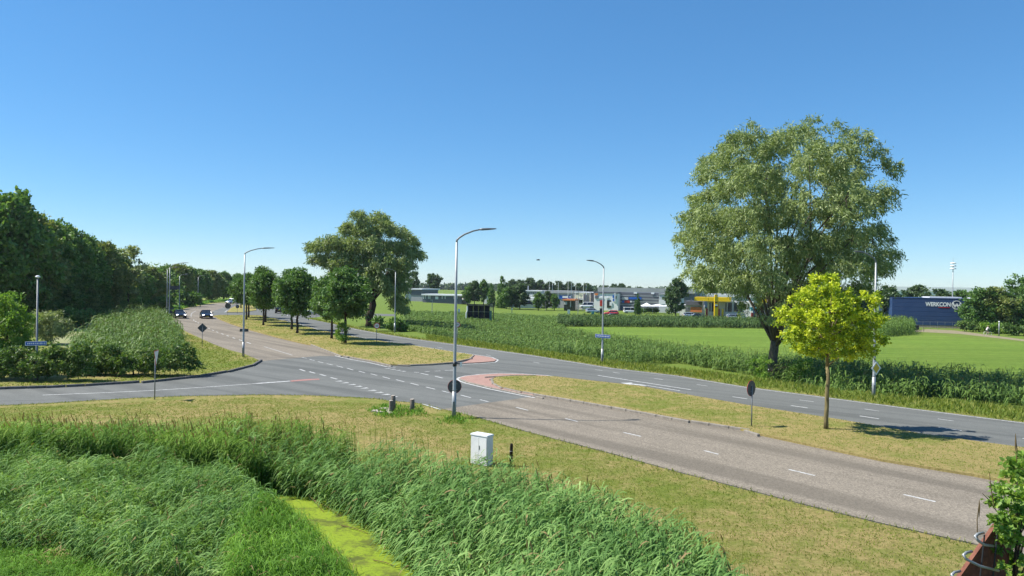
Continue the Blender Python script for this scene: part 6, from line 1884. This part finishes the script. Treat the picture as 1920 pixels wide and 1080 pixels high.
SH = [(1908, 832, 5), (1910, 850, 8), (1896, 868, 8), (1918, 872, 12), (1886, 890, 9), (1908, 895, 16), (1926, 905, 16), (1872, 918, 10), (1890, 925, 14), (1915, 930, 18), (1868, 942, 10), (1884, 955, 15), (1908, 962, 20), (1930, 965, 18), (1872, 975, 10), (1890, 985, 15), (1915, 1000, 20), (1895, 1015, 16), (1875, 1035, 14), (1900, 1045, 20), (1925, 1050, 20), (1880, 1065, 14), (1905, 1085, 20), (1870, 1095, 12)]
gb = np.random.default_rng(77)
so = Vector(AT(1905, 1000, cy_)); so.z = 0
lob = []
for x, y, r_ in SH:
    for _ in range(2):
        q = Vector(AT(x, y, cy_ + gb.uniform(-.25, .45)))
        lob.append((q.x - so.x, q.y - so.y, q.z, r_ * cy_ / F * 1.1))
for k in range(8):
    lob.append((gb.uniform(-.1, .5), gb.uniform(-.1, .4), gb.uniform(.6, 3.0), .14))
lob = [(a, b, c, d * .85) for a, b, c, d in lob]
sm = tree_meshes(151, lob, 5600, .060, .038, .05, (2.6, .035), .05, 24, .35, .5, twigs=40)
plant_tree('climbing_shrub', 'leafy green shrub overgrowing the rusty panel at the bottom right', 'shrub', so, sm, ('bark_dark', 'leaf_shrub'))
for k, pts in enumerate(([(1905, 880), (1907, 845), (1904, 818)], [(1864, 950), (1858, 915), (1855, 885)], [(1870, 960), (1852, 935), (1842, 925)], [(1833, 1015), (1832, 975), (1836, 942)])):
    m = MB().tube([AT(x, y, cy_ - .1) for x, y in pts], [.006, .005, .003], 5)
    if k in (0, 3):
        e = AT(*pts[-1], cy_ - .1)
        m.tube([Vector(e) + Vector((0, 0, -.16)), Vector(e) + Vector((.004, 0, -.05)), Vector(e) + Vector((0, 0, .03))], [.004, .008, .002], 6)
    o = m.build('reed_stalk', 'dry_stalk')
    tag(o, ['tall shoot with leaves above the corner shrub', 'thin dark shoot left of the corner shrub top', 'bent dry shoot sticking out left of the corner shrub', 'single brown reed stalk beside the rusty panel'][k], 'stalk')
for k, (xa, ya, xb, yb) in enumerate(((572, 922, 607, 960), (590, 938, 640, 968), (640, 985, 690, 1000), (700, 1050, 742, 1062))):
    a = Vector(G(xa, ya, -.86 if k < 2 else -.97)); e = Vector(G(xb, yb, -.97))
    o = MB().tube([a, a.lerp(e, .5) + Vector((0, 0, .03)), e], [.012, .011, .007], 6).build('dead_stem', 'dry_stalk')
    tag(o, ['longest dead reed stem leaning over the duckweed', 'dead reed stem lying at the upper end of the duckweed', 'dead stem floating in the middle of the duckweed', 'dead stem floating near the bottom of the view'][k], 'reed stem')
# bird in flight
bp_ = AT(1009, 488, 60)
t = thing('bird', 'small dark bird in flight in the middle of the sky', 'bird', bp_, .3)
m = MB().tube([(-.16, 0, 0), (-.1, 0, .015), (0, 0, .03), (.09, 0, .025), (.14, 0, .03), (.17, 0, .025)], [.008, .03, .045, .035, .028, .004], 8)
m.build('body', 'dark_metal', t, True)
for s in (-1, 1):
    MB().add([(.06, 0, .04), (-.05, 0, .04), (-.04, s * .2, .09), (-.10, s * .33, .06), (.05, s * .2, .09), (.06, 0, .03), (-.05, 0, .03), (-.04, s * .2, .083), (.05, s * .2, .083)], [(0, 1, 2, 4), (4, 2, 3), (5, 8, 7, 6), (8, 3, 7)]).build('wing', 'dark_metal', t)

# ------------------------------------------------------------------ thin summer haze
hz = MB().box((0, 1275, 12.5), (5000, 2850, 33)).build('haze', None)
hm = bpy.data.materials.new('haze_air')
hm.use_nodes = True
hn = hm.node_tree
hn.nodes.remove(hn.nodes['Principled BSDF'])
pv = hn.nodes.new('ShaderNodeVolumePrincipled')
pv.inputs['Color'].default_value = (.86, .92, 1.0, 1)
pv.inputs['Density'].default_value = 0.00009
pv.inputs['Anisotropy'].default_value = 0.3
hn.links.new(pv.outputs[0], hn.nodes['Material Output'].inputs['Volume'])
hz.data.materials.append(hm)
hz['kind'] = 'stuff'
hz['label'] = 'thin pale summer haze over the land'
